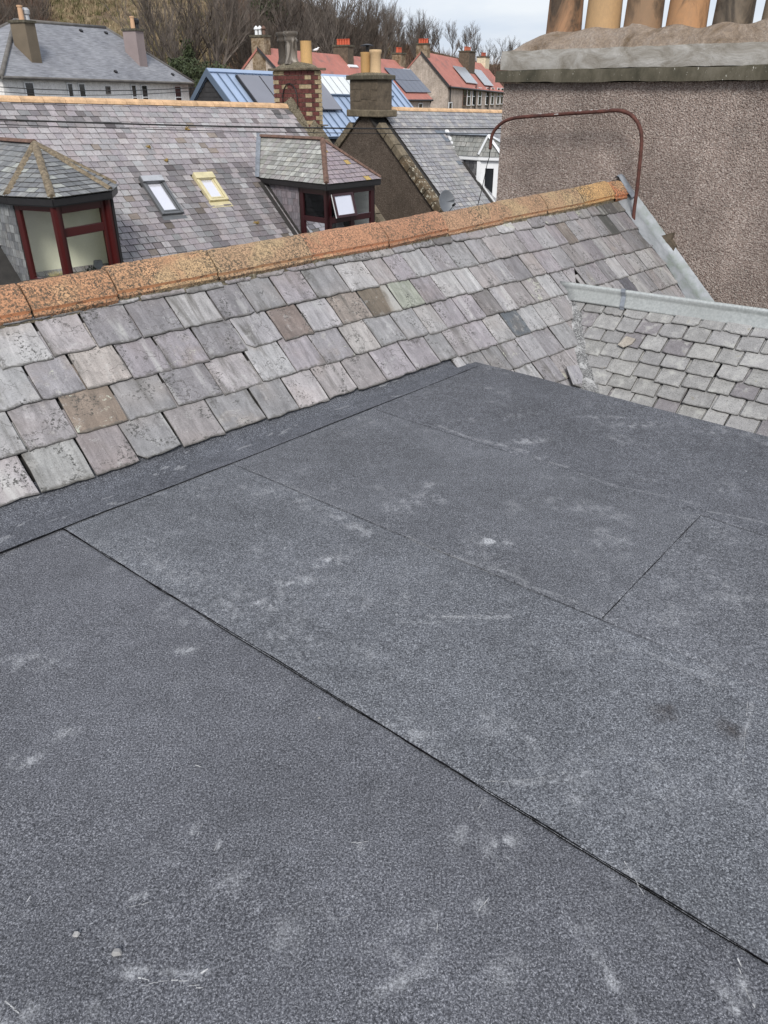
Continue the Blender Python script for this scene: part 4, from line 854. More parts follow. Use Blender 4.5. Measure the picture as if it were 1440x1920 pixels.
def dormer(parent, pts, Q, J_, EL, ER, slate_pal, slate_mat_, hipmat, e, wr, cap, hipw, flash=None, ridgem=None, fascia=None, th=.013, joined=True, name='dormer', jr=None):
    """pts: eave corners left to right around the front; EL/ER: eave ends on the main roof; Q front apex; J_ ridge end on the main roof"""
    base = MB(); zc = -Z * .02; planes_ = [(J_, Q, pts[0], EL)] + [(Q, pts[i + 1], pts[i]) for i in range(len(pts) - 1)] + [(Q, J_, ER, pts[-1])]
    for pl in planes_:
        base.prism([p + zc for p in pl], -Z * .035)
    root = base.build(name, MAT['deck'], parent)
    for k, pl in enumerate(planes_[:-1]):
        if k == 0: lo0, lo1, tops = pl[3], pl[2], (pl[1], pl[0])
        else: lo0, lo1, tops = pl[2], pl[1], (pl[0],)
        S = unit(lo1 - lo0); T = tops[0] - lo0; T = unit(T - S * (T @ S)); 
        to2 = lambda p: ((p - lo0) @ S, (p - lo0) @ T)
        poly = [to2(lo0), to2(lo1)] + [to2(p) for p in tops]; poly = [(x, y - (.03 if y < .01 else 0)) for x, y in poly]
        mx_ = max(p[0] for p in poly); my = max(p[1] for p in poly); mn = min(p[0] for p in poly)
        slate_field(root, lo0, S, T, (mn, mx_ + .1), (-.03, my), e, wr, th, polyhalf(poly), slate_pal[k % len(slate_pal)], slate_mat_, False, cap, rot=1., lift=.004, t_jit=.004, gap=.01, headlap=1.3)
    def bar(P, Q2, w_, mat, h=.04, nm='hip_cap', seg=1):
        d = unit(Q2 - P); sd_ = unit(np.cross(d, Z)); u_ = np.cross(sd_, d); f = MB(); L = np.linalg.norm(Q2 - P); n = max(2, int(L / .12)); vs = []
        for i in range(n + 1):
            c_ = P + (Q2 - P) * i / n; j1, j2 = random.uniform(-.006, .006), random.uniform(-.006, .006); vs += [c_ + sd_ * (w_ / 2 + j1), c_ + sd_ * w_ * .25 + u_ * h * .8, c_ + u_ * h, c_ - sd_ * w_ * .25 + u_ * h * .8, c_ - sd_ * (w_ / 2 + j2), c_ - u_ * .03]
        f.add(vs, [(i * 6 + j, i * 6 + (j + 1) % 6, (i + 1) * 6 + (j + 1) % 6, (i + 1) * 6 + j) for i in range(n) for j in range(6)] + [tuple(range(6)), tuple(n * 6 + j for j in range(6))]); f.build(nm, mat, root, smooth=35)
    for p in pts: bar(Q + Z * .035, p + Z * .03, hipw, hipmat)
    bar(J_ + Z * .03, Q + Z * .04, hipw * 1.15, ridgem or hipmat, .05, 'ridge_cap')
    ws = MB(); allp = [EL] + pts + [ER]
    for i in range(len(allp) - 1):
        a, b2 = allp[i] - Z * .02, allp[i + 1] - Z * .02; d = unit(b2 - a); o_ = unit(np.cross(d, Z))
        ws.prism([a + o_ * .012, b2 + o_ * .012, b2 + o_ * .012 - Z * .10, a + o_ * .012 - Z * .10], -o_ * .05)
    ws.build('eaves_gutter', fascia, root)
    sof = MB(); sof.prism([p - Z * .125 for p in allp], -Z * .012); sof.build('soffit', fascia, root)
    return root
# dormer in the middle (rectangular plan)
J2 = Mhit(487, 258); E0 = Mhit(483, 332); k2 = 2.33; Q2 = J2 - BM * k2; w2 = (J2 - E0) @ AM; zE = E0[2]
cL = V3(*E0[:2], zE) - BM * 2.44; cR = cL + AM * 2 * w2; ERr = E0 + AM * 2 * w2
GRN = [(.27, .27, .245), (.30, .295, .28), (.24, .24, .225), (.33, .33, .315), (.27, .255, .25)]
PK = [(.27, .225, .245), (.29, .245, .26), (.25, .215, .235)]
d2 = dormer(mid, [cL, cR], Q2, J2, E0, ERr, [pal(GRN, .12, [(.05, (.38, .38, .35))]), pal(PK, .06, [(.03, (.38, .27, .10))])], MAT['slate_s'], MAT['tile_red'], .135, (.15, .2), 90, .12, fascia=MAT['gutter'])
def at_wall(c, inset_a, inset_b): return c + AM * inset_a + BM * inset_b
wl0 = cL + AM * .10 + BM * .10; wr0 = cR - AM * .10 + BM * .10; zt2 = zE - .13; zb2 = zE - 1.75
ck = MB(); ck.box(V3(wl0[0], wl0[1], zb2) + BM * .95, BM * 2.4, AM * .03, Z * (zt2 - zb2)); ck.build('cheek_board', MAT['deck'], d2)
slate_field(d2, V3(wl0[0], wl0[1], zb2) + BM * 3.3, -BM, Z, (0, 2.35), (0, zt2 - zb2 - .05), .15, (.15, .2), .007, [(-1, 0, 2.34), (0, -1, zt2 - zb2)], pal([(.20, .175, .19), (.22, .19, .205), (.18, .165, .18)], .12), MAT['slate_s'], False, 70, rot=.5, gap=.008, headlap=1.2)
window(d2, V3(wl0[0], wl0[1], zb2) + BM * .95, -BM, Z, .95, zt2 - zb2, -AM, MAT['frame_dark'], [], [.60], fr=.12, glass='glass')
window(d2, V3(wl0[0], wl0[1], zb2), AM, Z, (wr0 - wl0) @ AM, zt2 - zb2, -BM, MAT['frame_dark'], [.52], [.60], fr=.13, open_=(0, 1), glass='glass')
mb = MB()
for zz in (zb2 + .13, zb2 + (zt2 - zb2) * .60 + .08):
    for off in (.16, .86): mb.box(V3(wl0[0], wl0[1], zz) + AM * (off * 1.0 + .72 * 0) - BM * -.09, AM * .03, BM * .02, Z * .62)
mb.build('inner_trim', MAT['white'], d2)
mb = MB(); mb.box(V3(wr0[0], wr0[1], zb2) - AM * .03, BM * 2., AM * .03, Z * (zt2 - zb2)); mb.box(V3(wl0[0], wl0[1], zb2) + AM * .2 + BM * 1.3, AM * 1.3, BM * .03, Z * (zt2 - zb2)); mb.build('inner_wall', MAT['dark_in'], d2)
mb = MB(); mb.prism([V3(wl0[0], wl0[1], zt2 - .3) + AM * .75 + BM * .35, V3(wl0[0], wl0[1], zb2) + AM * .45 + BM * .35, V3(wl0[0], wl0[1], zb2) + AM * .95 + BM * .35], BM * .02); mb.build('hanging_cloth', simple('grey_cloth', (.16, .16, .18), .9), d2)
fl = MB(); a, b3 = J2 + Z * .09 + AM * -.03, E0 + Z * .02; fl.prism([a, a + BM * .10 + Z * .02, b3 + BM * .16 - AM * .1, b3 - AM * .1 - BM * .10], AM * .05 - BM * .03); fl.build('lead_flashing', MAT['lead'], d2)
cs = Mst(487, 332); mb = MB()
s_c = (wl0 - R0) @ dM; t_a = Mst(483, 332)[1]
mb.box(MP(s_c - .26, t_a + .1, .022), dM * .12, sM * 1.95, nM * .02); mb.box(MP(s_c - .09, t_a + .1, .03), dM * .07, sM * 1.95, nM * .05); mb.build('soaker_flashing', MAT['deck'], d2)
# left dormer (canted bay)
Q1 = V3(-6.28, 15.03, .79); zE1 = .09; rel = lambda a, b2, z=zE1: V3(Q1[0], Q1[1], z) + AM * a + BM * b2
def slope_z(P): return P - Z * ((P - R0) @ nM) / nM[2]
c1, c2, c3, c4 = rel(-1.08, -.93), rel(-.70, -1.78), rel(.53, -1.47), rel(1.05, -.75)
def to_slope(P, d): return P + d * (-((P - R0) @ nM) / (d @ nM))
EL1, ER1, J1 = to_slope(c1, BM), to_slope(c4, BM), to_slope(Q1, BM)
DRK = [(.17, .175, .185), (.20, .205, .21), (.145, .15, .155), (.23, .235, .235)]
d1 = dormer(mid, [c1, c2, c3, c4], Q1, J1, EL1, ER1, [pal(DRK, .15, [(.06, (.32, .33, .31))])], MAT['slate_s'], MAT['tile_moss'], .135, (.17, .24), 40, .125, fascia=MAT['gutter'], ridgem=MAT['tile_red'])
def inset(p, c, k): return p + unit((c - p) * V3(1, 1, 0)) * k
cen = rel(0, -.3); W1, W2, W3, W4 = [inset(p, cen, .13) for p in (c1, c2, c3, c4)]; zt1 = zE1 - .13; zb1 = zE1 - 1.45
def facet(a, b2, h0=zb1, h1=zt1): 
    X = unit((b2 - a) * V3(1, 1, 0)); return V3(a[0], a[1], h0), X, np.linalg.norm((b2 - a)[:2]), h1 - h0, np.cross(X, Z)
P_, X_, L_, H_, O_ = facet(W1, W2); window(d1, P_, X_, Z, L_, H_, O_, MAT['frame_red'], [], [], fr=.10)
P_, X_, L_, H_, O_ = facet(W2, W3); window(d1, P_ - O_ * .0, X_, Z, L_, H_, O_, MAT['frame_red'], [], [.70], fr=.14)
P_, X_, L_, H_, O_ = facet(W3, W4); window(d1, P_, X_, Z, L_, H_, O_, MAT['frame_red'], [], [], fr=.10)
mb = MB(); mb.tube([V3(W2[0], W2[1], zb1) - O_ * -.01, V3(W2[0], W2[1], zt1)], .075, 8); mb.build('corner_post', MAT['frame_red'], d1); mb = MB(); mb.tube([V3(W3[0], W3[1], zb1), V3(W3[0], W3[1], zt1)], .07, 8); mb.build('corner_post', MAT['frame_red'], d1)
mb = MB(); q = W3 + AM * .10; mb.tube([V3(q[0], q[1], zb1 - .4), V3(q[0], q[1], zt1 + .02)], .035, 8); mb.build('downpipe', MAT['gutter'], d1)
Wb = W1 + BM * 1.9; ck = MB(); ck.box(V3(W1[0], W1[1], zb1 - .3), BM * 2.2, AM * .03, Z * (zt1 - zb1 + .3)); ck.build('cheek_board', MAT['deck'], d1)
slate_field(d1, V3(W1[0], W1[1], zb1 - .3) + BM * 2.2, -BM, Z, (0, 2.2), (0, zt1 - zb1 + .25), .14, (.14, .2), .007, [(-1, 0, 2.19), (0, -1, zt1 - zb1 + .3)], pal(DRK, .15), MAT['slate_s'], False, 60, rot=.6, gap=.008, headlap=1.2)
mb = MB(); b_in = W1 + BM * .42 + AM * .06; mb.box(V3(b_in[0], b_in[1], zb1 - .3), AM * 1.8, BM * .03, Z * 1.6); mb.box(V3(*(W1 + AM * .05)[:2], zb1 - .3), BM * .9, AM * .02, Z * 1.6); mb.box(V3(*(W4 - AM * .1)[:2], zb1 - .3), BM * .9, AM * .02, Z * 1.6)
mb.prism([V3(p[0], p[1], zb1 - .02) for p in (W1, W2, W3, W4, W4 + BM * .9, W1 + BM * .9)], -Z * .02); mb.build('room_lining', MAT['wall_in'], d1)
# things on its sill
c_ = V3(*(W2 + (W1 - W2) * .25 + BM * .18 + AM * .08)[:2], zb1); mb = MB()
for i in range(240):
    a = random.uniform(0, 6.28); r = random.uniform(.02, .17); mb.tube([c_ + V3(math.cos(a) * r * .3, math.sin(a) * r * .3, 0), c_ + V3(math.cos(a) * r, math.sin(a) * r, random.uniform(.08, .22))], [.006, .002], 3, False)
tag(mb.build('dried_plant', simple('straw', (.42, .35, .16), .9)), 'straw coloured dried arrangement inside the left red dormer window', 'plant')
c_ = V3(*(W2 + (W3 - W2) * .70 + BM * .15)[:2], zb1); mb = MB(); mb.tube([c_, c_ + Z * .16], .012, 6); mb.lathe(c_ + Z * .14, [(.10, 0), (.075, .14), (.07, .15)], 14); mb.lathe(c_, [(.06, 0), (.05, .02), (.03, .03)], 12); tag(mb.build('table_lamp', simple('grey_lamp', (.24, .24, .25), .6), smooth=40), 'small grey table lamp on the sill of the left dormer window', 'lamp')
c_ = V3(*(W2 + (W3 - W2) * .52 + BM * .12)[:2], zb1); mb = MB()
for i in range(60):
    a = random.uniform(0, 6.28); r = random.uniform(.02, .10); p = c_ + V3(math.cos(a) * r, math.sin(a) * r, random.uniform(.02, .2)); mb.add([p, p + V3(.03, .01, .01), p + V3(.01, .02, .04)], [(0, 1, 2)])
tag(mb.build('potted_plant', simple('dark_leaf', (.03, .035, .025), .8)), 'dark little house plant beside the grey lamp in the left dormer', 'plant')
# moss tufts on the purple roof
for u, v in ((350, 245), (278, 278), (310, 303), (480, 450 - 30)):
    mb = MB(); c_ = Mhit(u, v) + nM * .03
    for i in range(18): mb.tube([c_ + rng.normal(0, .03, 3) * V3(1, 1, .2), c_ + rng.normal(0, .035, 3) + nM * .02], [.014, .004], 4)
    mb.build('moss_tuft', simple('ochre_moss', (.28, .19, .06), .9), mdk)
# ---------------- next house along the row
S0N = 10.45
far_h = thing('grey_slate_cottage', 'grey slated cottage with brown gable, stone chimney and white dormer', 'house', MP(S0N + 2, 0) * V3(1, 1, 0) + Z * -6)
sN0 = ((onpl(683, 205, R0, BM)) - R0) @ dM
ndk = roof_house(far_h, sN0 + .02, 21.5, 5.6, wall='harl_dark')
GRY = [(.27, .265, .28), (.30, .295, .305), (.25, .25, .27), (.33, .325, .325), (.285, .285, .29)]
def n_planes(s, t): return [(1, 0, -(sN0 + .62)), (0, -1, -.06)]
def npal(s, t):
    c = pal(GRY, .1, [(.02, (.17, .19, .22)), (.04, (.40, .39, .38))])(s, t)
    if abs(s - 13.2 - (-t) * .02) < .25 and .6 < -t < 1.4 and random.random() < .5: c = (.16, .18, .21)
    return c
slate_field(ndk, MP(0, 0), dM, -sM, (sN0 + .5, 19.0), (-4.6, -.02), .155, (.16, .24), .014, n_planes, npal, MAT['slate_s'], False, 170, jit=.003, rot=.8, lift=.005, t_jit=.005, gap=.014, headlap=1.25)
ridge_run(ndk, MP(sN0 + .9, .0, -.02), MP(20.5, 0, -.02), MAT['ridge_buff'], .46, .10, nM)
# gable face flat board already by wall; skews
for i in range(11):
    a = .70 + i * .42; mb = MB(); mb.box(MP(sN0 - .03, a, -.06), dM * .30, sM * .405, nM * .20); mb.build('skew_stone', MAT['skew_l'] if i > 2 else MAT['skew'], ndk, bevel=.015)
bkM = unit(BM * math.cos(qM) - Z * math.sin(qM)); nMb = unit(np.cross(dM, bkM)) * -1
if nMb[2] < 0: nMb = -nMb
for i in range(8):
    mb = MB(); mb.box(MP(sN0 - .03, 0, 0) + bkM * (.72 + i * .42) - nMb * .06, dM * .30, bkM * .405, nMb * .2); mb.build('skew_stone', MAT['skew'], ndk, bevel=.015)
GN = MP(sN0, 0); gb0 = V3(GN[0], GN[1], 0) - AM * .03
mb = MB(); mb.box(gb0 + BM * -.56 + Z * 1.18, BM * 1.12, AM * .62, Z * .76); cst = mb.build('chimney_stack', MAT['stone_stack'], far_h, bevel=.01)
for (b0, b1, z0, z1) in ((-.555, -.3, 1.42, 1.66), (-.29, .1, 1.45, 1.70), (.11, .55, 1.40, 1.68), (-.555, -.1, 1.18, 1.40), (-.09, .55, 1.18, 1.39), (-.55, 0, 1.69, 1.93), (.01, .55, 1.71, 1.93)):
    m_b = MB(); m_b.box(gb0 + BM * b0 - AM * .008 + Z * z0, BM * (b1 - b0 - .012), AM * .02, Z * (z1 - z0 - .012)); m_b.build('stone', MAT['stone_stack'], cst)
mb = MB(); mb.box(gb0 + BM * -.68 - AM * .07 + Z * .99, BM * 1.34, AM * .8, Z * .19); mb.build('chimney_base', MAT['skew'], cst, bevel=.03)
mb = MB(); mb.box(gb0 + BM * -.64 - AM * .08 + Z * 1.942, BM * 1.28, AM * .78, Z * .12); mb.build('chimney_cope', MAT['cope'], cst, bevel=.02)
tN = gb0 + AM * .31 + Z * 2.06; flaunch(cst, tN, BM, AM, .58, .33, .07, MAT['mortar'])
pot(cst, tN + BM * .20 + Z * .03, [(.135, 0), (.14, .1), (.145, .50), (.15, .52), (.15, .55), (.12, .55), (.12, .2)], (.50, .30, .12), .12)
pot(cst, tN - BM * .20 + Z * .03, [(.165, 0), (.155, .1), (.15, .48), (.175, .52), (.18, .57), (.17, .60), (.13, .60), (.13, .2)], (.60, .42, .24), .02)
mb = MB(); c_ = tN + BM * .22 + AM * .1 + Z * .58; mb.tube([c_, c_ + Z * .17], .05, 10); mb.lathe(c_ + Z * .16, [(.19, 0), (.2, .015), (.03, .05)], 16); mb.build('flue_cowl', MAT['gutter'], cst, smooth=40)
# satellite dish on the skewputt
sk_p = onpl(838, 405, GN - AM * .2, AM)
mb = MB(); mb.box(onpl(826, 408, GN - AM * .05, AM) - Z * .14, -BM * .55, AM * .3, Z * .14); mb.build('skewputt', MAT['skew'], ndk, bevel=.02)
dsh = thing('satellite_dish', 'dark grey satellite dish at the foot of the brown gable', 'dish', sk_p)
cN = onpl(836, 379, GN - AM * .35, AM); nd = unit(-AM * .35 - BM * .9 + Z * .30); ux = unit(np.cross(Z, nd)); uy = np.cross(nd, ux)
P = np.zeros((16, 28, 3))
for i in range(16):
    for j in range(28): r = i / 15; a = j / 27 * 2 * math.pi; P[i, j] = cN + (ux * math.cos(a) * .24 + uy * math.sin(a) * .31) * r + nd * (.07 * r * r)
dd_ = gridmesh('reflector', P, MAT['dish'], dsh); mm = dd_.modifiers.new('s', 'SOLIDIFY'); mm.thickness = .012
mb = MB(); arm0 = cN - uy * .30 + nd * .04; lnb = cN + nd * .42 - uy * .16; mb.tube([arm0, lnb], .012, 6); mb.tube([cN - nd * .02, sk_p - AM * .0], .02, 6); mb.build('arm', MAT['dish'], dsh)
mb = MB(); mb.tube([lnb - nd * .06, lnb + nd * .05 + Z * .02], .032, 8); mb.build('receiver', MAT['cable'], dsh)
mb = MB(); a0 = onpl(800, 428, GN - AM * .12, AM); a1 = onpl(801, 404, GN - AM * .12, AM); a2 = onpl(805, 399, GN - AM * .12, AM); a3 = onpl(822, 399, GN - AM * .12, AM); mb.tube([a0, a1, a2, a3], .022, 8); tag(mb.build('vent_pipe', MAT['lead'], None, smooth='all'), 'short grey bent pipe beside the satellite dish on the brown gable', 'pipe')
# white dormer
J3 = Mhit(838, 253); E3 = Mhit(828, 292); k3 = 1.61; Q3 = J3 - BM * k3; zE3 = E3[2]
c31 = onz(897, 292, zE3); c32 = onz(941, 293, zE3); wA3 = (J3 - E3) @ AM
c31 = onz(897, 292, zE3); c33 = c31 + AM * 1.9; c32b = c32 + AM * .55 
d3 = dormer(far_h, [c31, c32, c32 + AM * .9, c31 + AM * 2.2], Q3, J3, to_slope(c31, BM), to_slope(c31 + AM * 2.2, BM), [pal([(.26, .265, .25), (.30, .30, .285), (.23, .235, .225)], .12)], MAT['slate_s'], MAT['white'], .135, (.16, .2), 60, .17, fascia=MAT['white'], ridgem=MAT['lead'])
cen3 = c31 + AM * 1.1 + BM * .3; V1, V2 = inset(c31, cen3, .10), inset(c32, cen3, .10); zt3, zb3 = zE3 - .16, zE3 - 1.38
P_ = V3(V1[0], V1[1], zb3); X_ = unit((V2 - V1) * V3(1, 1, 0)); L_ = np.linalg.norm((V2 - V1)[:2])
window(d3, P_, X_, Z, L_, zt3 - zb3, np.cross(X_, Z), MAT['white'], [], [], fr=.20, glass='glass_dark')
V3b = V2 + AM * .7; window(d3, V3(V2[0], V2[1], zb3), AM, Z, .8, zt3 - zb3, -BM, MAT['white'], [], [], fr=.14, glass='glass_dark')
mb = MB(); mb.box(V3(V1[0], V1[1], zb3 - .22) - X_ * .03 + np.cross(X_, Z) * .03, X_ * (L_ + .06), -np.cross(X_, Z) * .2, Z * .215); mb.tube([V3(V1[0], V1[1], zb3), V3(V1[0], V1[1], zt3)], .08, 6); mb.build('sill', MAT['white'], d3)
ck = MB(); ck.box(V3(V1[0], V1[1], zb3 - .3), BM * 2.4, AM * .03, Z * (zt3 - zb3 + .3)); ck.build('cheek_board', MAT['deck'], d3)
slate_field(d3, V3(V1[0], V1[1], zb3 - .3) + BM * 2.4, -BM, Z, (0, 2.35), (0, zt3 - zb3 + .25), .145, (.14, .2), .007, [(-1, 0, 2.3), (0, -1, zt3 - zb3 + .3)], pal([(.10, .10, .11), (.14, .14, .145), (.085, .085, .09)], .15), MAT['slate_s'], False, 50, rot=.6, gap=.008, headlap=1.2)
mb = MB(); a, b3 = J3 + Z * .12, to_slope(c31, BM) + Z * .03; mb.prism([a, a + BM * .09, b3 + BM * .2, b3 - BM * .04], AM * .04 + Z * .05); mb.build('lead_flashing', MAT['white'], d3)
s3 = (V1 - R0) @ dM; t3_ = Mst(828, 296)[1]; mb = MB(); mb.box(MP(s3 - .20, t3_, .022), dM * .14, sM * 3.2, nM * .02); mb.build('lead_gutter', MAT['deck'], d3); mb = MB(); mb.box(MP(s3 - .04, t3_ + .3, .03), dM * .03, sM * 3, nM * .035); mb.build('white_trim', MAT['white'], d3)
# overhead wires
def wire(u0v0, Y0, u1v1, Y1, r, lab, n=34, sag=.0, ext=.8):
    a, b2 = at(*u0v0, Y0), at(*u1v1, Y1); mb = MB(); mb.tube([a + (b2 - a) * k - Z * sag * 4 * (k) * (1 - k) for k in np.linspace(-ext, 1 + ext, n)], r, 5); tag(mb.build('overhead_wire', MAT['cable'], smooth='all'), lab, 'wire', 'wires over the roofs')
wire((340, 235), 13.2, (940, 241), 15.5, .012, 'upper and thicker of two black wires crossing the slate roofs', sag=.02)
wire((340, 244), 13.4, (940, 250), 15.7, .006, 'thinner black wire just under the thick one across the slate roofs', sag=.02)
wire((0, 163), 33, (365, 164), 36, .016, 'upper thin wire crossing the white walled house', sag=.12, ext=.0)
wire((0, 172), 33, (365, 170), 36, .012, 'lower thin wire crossing the white walled house', sag=.14, ext=.0)
# ================================================================== FAR HOUSES
def house(name, label, az, P, ridge_end, pitch, hw, roofmat, wallmat, zb=-7, ov=.25, th=.12, drop=None, cat='house'):
    """gabled house: ridge from P to ridge_end, half width hw; returns dict of frame functions"""
    A_, B_ = frame(az); dd = unit(ridge_end - P); L = np.linalg.norm(ridge_end - P); q = math.radians(pitch)
    r = thing(name, label, cat, P * V3(1, 1, 0) + Z * zb)
    dn1 = unit(-B_ * math.cos(q) - Z * math.sin(q)); dn2 = unit(B_ * math.cos(q) - Z * math.sin(q)); sl_ = hw / math.cos(q)
    mb = MB(); n1 = unit(np.cross(dd, -dn1)); n2 = unit(np.cross(-dd, -dn2))
    a = P - dd * .08; b2 = ridge_end + dd * .08
    mb.prism([a, b2, b2 + dn1 * (sl_ + ov), a + dn1 * (sl_ + ov)], -n1 * th); mb.prism([a, b2, b2 + dn2 * (sl_ + ov), a + dn2 * (sl_ + ov)], -n2 * th)
    roof = mb.build('roof', roofmat, r)
    w = MB(); g0 = [P + dn1 * sl_ - Z * .15, P - Z * .16, P + dn2 * sl_ - Z * .15]; lo = [V3(g0[2][0], g0[2][1], zb), V3(g0[0][0], g0[0][1], zb)]
    w.prism(g0 + lo, dd * L); wl_ = w.build('wall', wallmat, r)
    RP = lambda s, t, h=0.: P + dd * s + dn1 * t + n1 * h
    return dict(r=r, roof=roof, wall=wl_, RP=RP, dd=dd, dn=dn1, n=n1, B=B_, A=A_, L=L, P=P, sl=sl_, hw=hw)
def stack_(H, c, wb_, wa, z0, z1, mat, npots, potcol, pr=.13, ph=.35, name='chimney_stack', cope=True):
    A_, B_ = H['A'], H['B']; mb = MB(); mb.box(V3(c[0], c[1], z0) - B_ * wb_ / 2 - A_ * wa / 2, B_ * wb_, A_ * wa, Z * (z1 - z0)); s = mb.build(name, mat, H['r'])
    if cope: mb = MB(); mb.box(V3(c[0], c[1], z1 + .002) - B_ * (wb_ / 2 + .07) - A_ * (wa / 2 + .07), B_ * (wb_ + .14), A_ * (wa + .14), Z * .12); mb.build('chimney_cope', MAT['cope'], s)
    for i in range(npots):
        k = (i + .5) / npots - .5; mb = MB(); p = V3(c[0], c[1], z1 + .12) + B_ * k * wb_ * .9 if wb_ >= wa else V3(c[0], c[1], z1 + .12) + A_ * k * wa * .9
        mb.lathe(p, [(pr, 0), (pr * .85, ph * .8), (pr * 1.05, ph * .85), (pr * 1.05, ph), (pr * .7, ph)], 12); o = mb.build('chimney_pot', MAT['pot'], s, smooth=50); o.color = (*potcol, .1)
    return s
def far_window(parent, P, X, w_, h, out, frame_mat=None, rev=.0, sill=True):
    f = MB(); t = .06; P = P + out * .012
    for b in ((0, 0, .07, h), (w_ - .07, 0, .07, h), (.071, 0, w_ - .142, .07), (.071, h - .07, w_ - .142, .07), (.071, h * .5 - .03, w_ - .142, .06)): f.box(P + X * b[0] + Z * b[1], X * b[2], out * t, Z * b[3])
    fr_ = f.build('window', frame_mat or MAT['white'], parent); g = MB(); g.box(P + X * .06 + Z * .06 + out * .0, X * (w_ - .12), out * .03, Z * (h - .12)); g.build('pane', MAT['glass_dark'], fr_)
    if sill: g = MB(); g.box(P - X * .05 - Z * .1, X * (w_ + .1), out * .12, Z * .095); g.build('sill', MAT['skew'], fr_)
# ---- blue metal roof
Pb = at(392, 132, 32); Ab, Bb = frame(42); Qb = onpl(640, 144, Pb, Bb); ddb = unit(Qb - Pb); Qb = Pb + ddb * 10.05
H = house('blue_roofed_building', 'building with pale blue seamed metal roof, dark boarded gable and solar panels', 42, Pb, Qb, 40, 3.1 * math.cos(math.radians(40)), MAT['blue_metal'], MAT['timber_dark'], ov=.25)
RP = H['RP']
mb = MB(); n = 0
s = .25
while s < 10.0:
    mb = MB(); mb.box(RP(s, .12, 0), H['dd'] * .025, H['dn'] * 3.2, H['n'] * .045); mb.build('standing_seam', MAT['blue_dark'], H['roof']); s += .42
mb = MB(); mb.box(RP(-.1, -.05, .03), H['dd'] * 10.25, H['dn'] * .17, H['n'] * .03); mb.build('ridge_cap', MAT['blue_metal'], H['roof'])
for i in range(4):
    s0 = 1.0 + i * 1.06; mb = MB(); mb.box(RP(s0, .32, .10), H['dd'] * 1.03, H['dn'] * 1.75, H['n'] * .04); o = mb.build('solar_panel', MAT['pv_frame'], H['roof']); mb = MB(); mb.box(RP(s0 + .02, .34, .1405), H['dd'] * .99, H['dn'] * 1.71, H['n'] * .004); mb.build('panel_glass', simple('grey_solar', (.20, .205, .235), .22, 0, .06, 1, 0), H['roof'])
mb = MB(); mb.box(RP(.97, .30, .03), H['dd'] * .03, H['dn'] * 1.8, H['n'] * .07); mb.build('panel_rail', MAT['gutter'], H['roof'])
for i in range(9):
    s0 = 6.05 + i * .42 - .42 * 2; 
    mb = MB(); mb.box(RP(s0 + .03, .10, .05), H['dd'] * .36, H['dn'] * 1.02, H['n'] * .03); mb.build('rooflight_pane', MAT['polycarb'], H['roof'])
mb = MB(); mb.box(RP(5.1, 1.125, .04), H['dd'] * 4.1, H['dn'] * .06, H['n'] * .05); mb.build('rooflight_flashing', MAT['blue_dark'], H['roof'])
mb = MB(); e_ = 3.1 + .2
mb.prism([RP(-.10, -.02, .05), RP(-.10, 3.4, .05), RP(-.10, 3.4, -.16), RP(-.10, .1, -.16)], -H['dd'] * .04); n2_ = unit(Bb * math.cos(math.radians(40)) - Z * math.sin(math.radians(40)))
mb.prism([Pb - ddb * .1 + Z * .06, Pb - ddb * .1 + n2_ * 3.4 + Z * .06, Pb - ddb * .1 + n2_ * 3.4 - Z * .17, Pb - ddb * .1 - Z * .17], -ddb * .04); mb.build('barge_board', MAT['blue_dark'], H['roof'])
for i in range(14):
    z = 1.95 - i * .16; hw_ = (Pb[2] - z) / math.tan(math.radians(40)) - .12
    if hw_ > .15: mb = MB(); p = V3(Pb[0], Pb[1], z - .0) - ddb * .03; mb.box(p - Bb * hw_ - Z * .15, Bb * 2 * hw_, -ddb * -.02, Z * .15); mb.build('board', MAT['timber_dark'], H['wall'])
# ---- red terrace, nearer row
def red_house(name, label, az, u0, Y, u1, gc, ec, hwB, panels, **k):
    P = at(*u0, Y); A_, B_ = frame(az); Q = onpl(*u1, P, B_); gp = onpl(*gc, P, A_); hw = abs((gp - P) @ B_); pitch = math.degrees(math.atan2(P[2] - gp[2], hw)); print(name, 'L', np.linalg.norm(Q - P), 'hw', hw, 'pitch', pitch, P, Q)
    return P, Q, hw, pitch
P = at(484, 88, 60); A_, B_ = frame(26); Q = onpl(745, 113, P, B_)
H1 = house('red_roofed_terrace', 'nearer terrace with red tiled roof and tall stained gable chimney', 26, P, Q, 41, 3.4, MAT['red_tile'], MAT['harl_pale'], ov=.3); RP = H1['RP']
def hitroof(H, u, v): X = onpl(u, v, H['P'], H['n']); return float((X - H['P']) @ H['dd']), float((X - H['P']) @ H['dn'])
def on_ridge(H, u): X = onpl(u, 100, H['P'], H['B']); return float((X - H['P']) @ H['dd'])
MAT['stain_stack'] = harl_mat('stained_render', (.13, .085, .045), (.24, .18, .12), (.33, .27, .2), 2.5, .3, .02, 1.)
zAt = lambda H, s, v: None
def zpix(p, v):   # height on the vertical through p that shows at row v
    lo, hi = -10., 30.
    for _ in range(50):
        m_ = (lo + hi) / 2
        if proj(V3(p[0], p[1], m_))[1] > v: lo = m_
        else: hi = m_
    return lo
c_ = H1['P'] + H1['dd'] * .35; stack_(H1, c_, 1.05, .75, -2, zpix(c_, 70), MAT['stain_stack'], 0, (0, 0, 0)); 
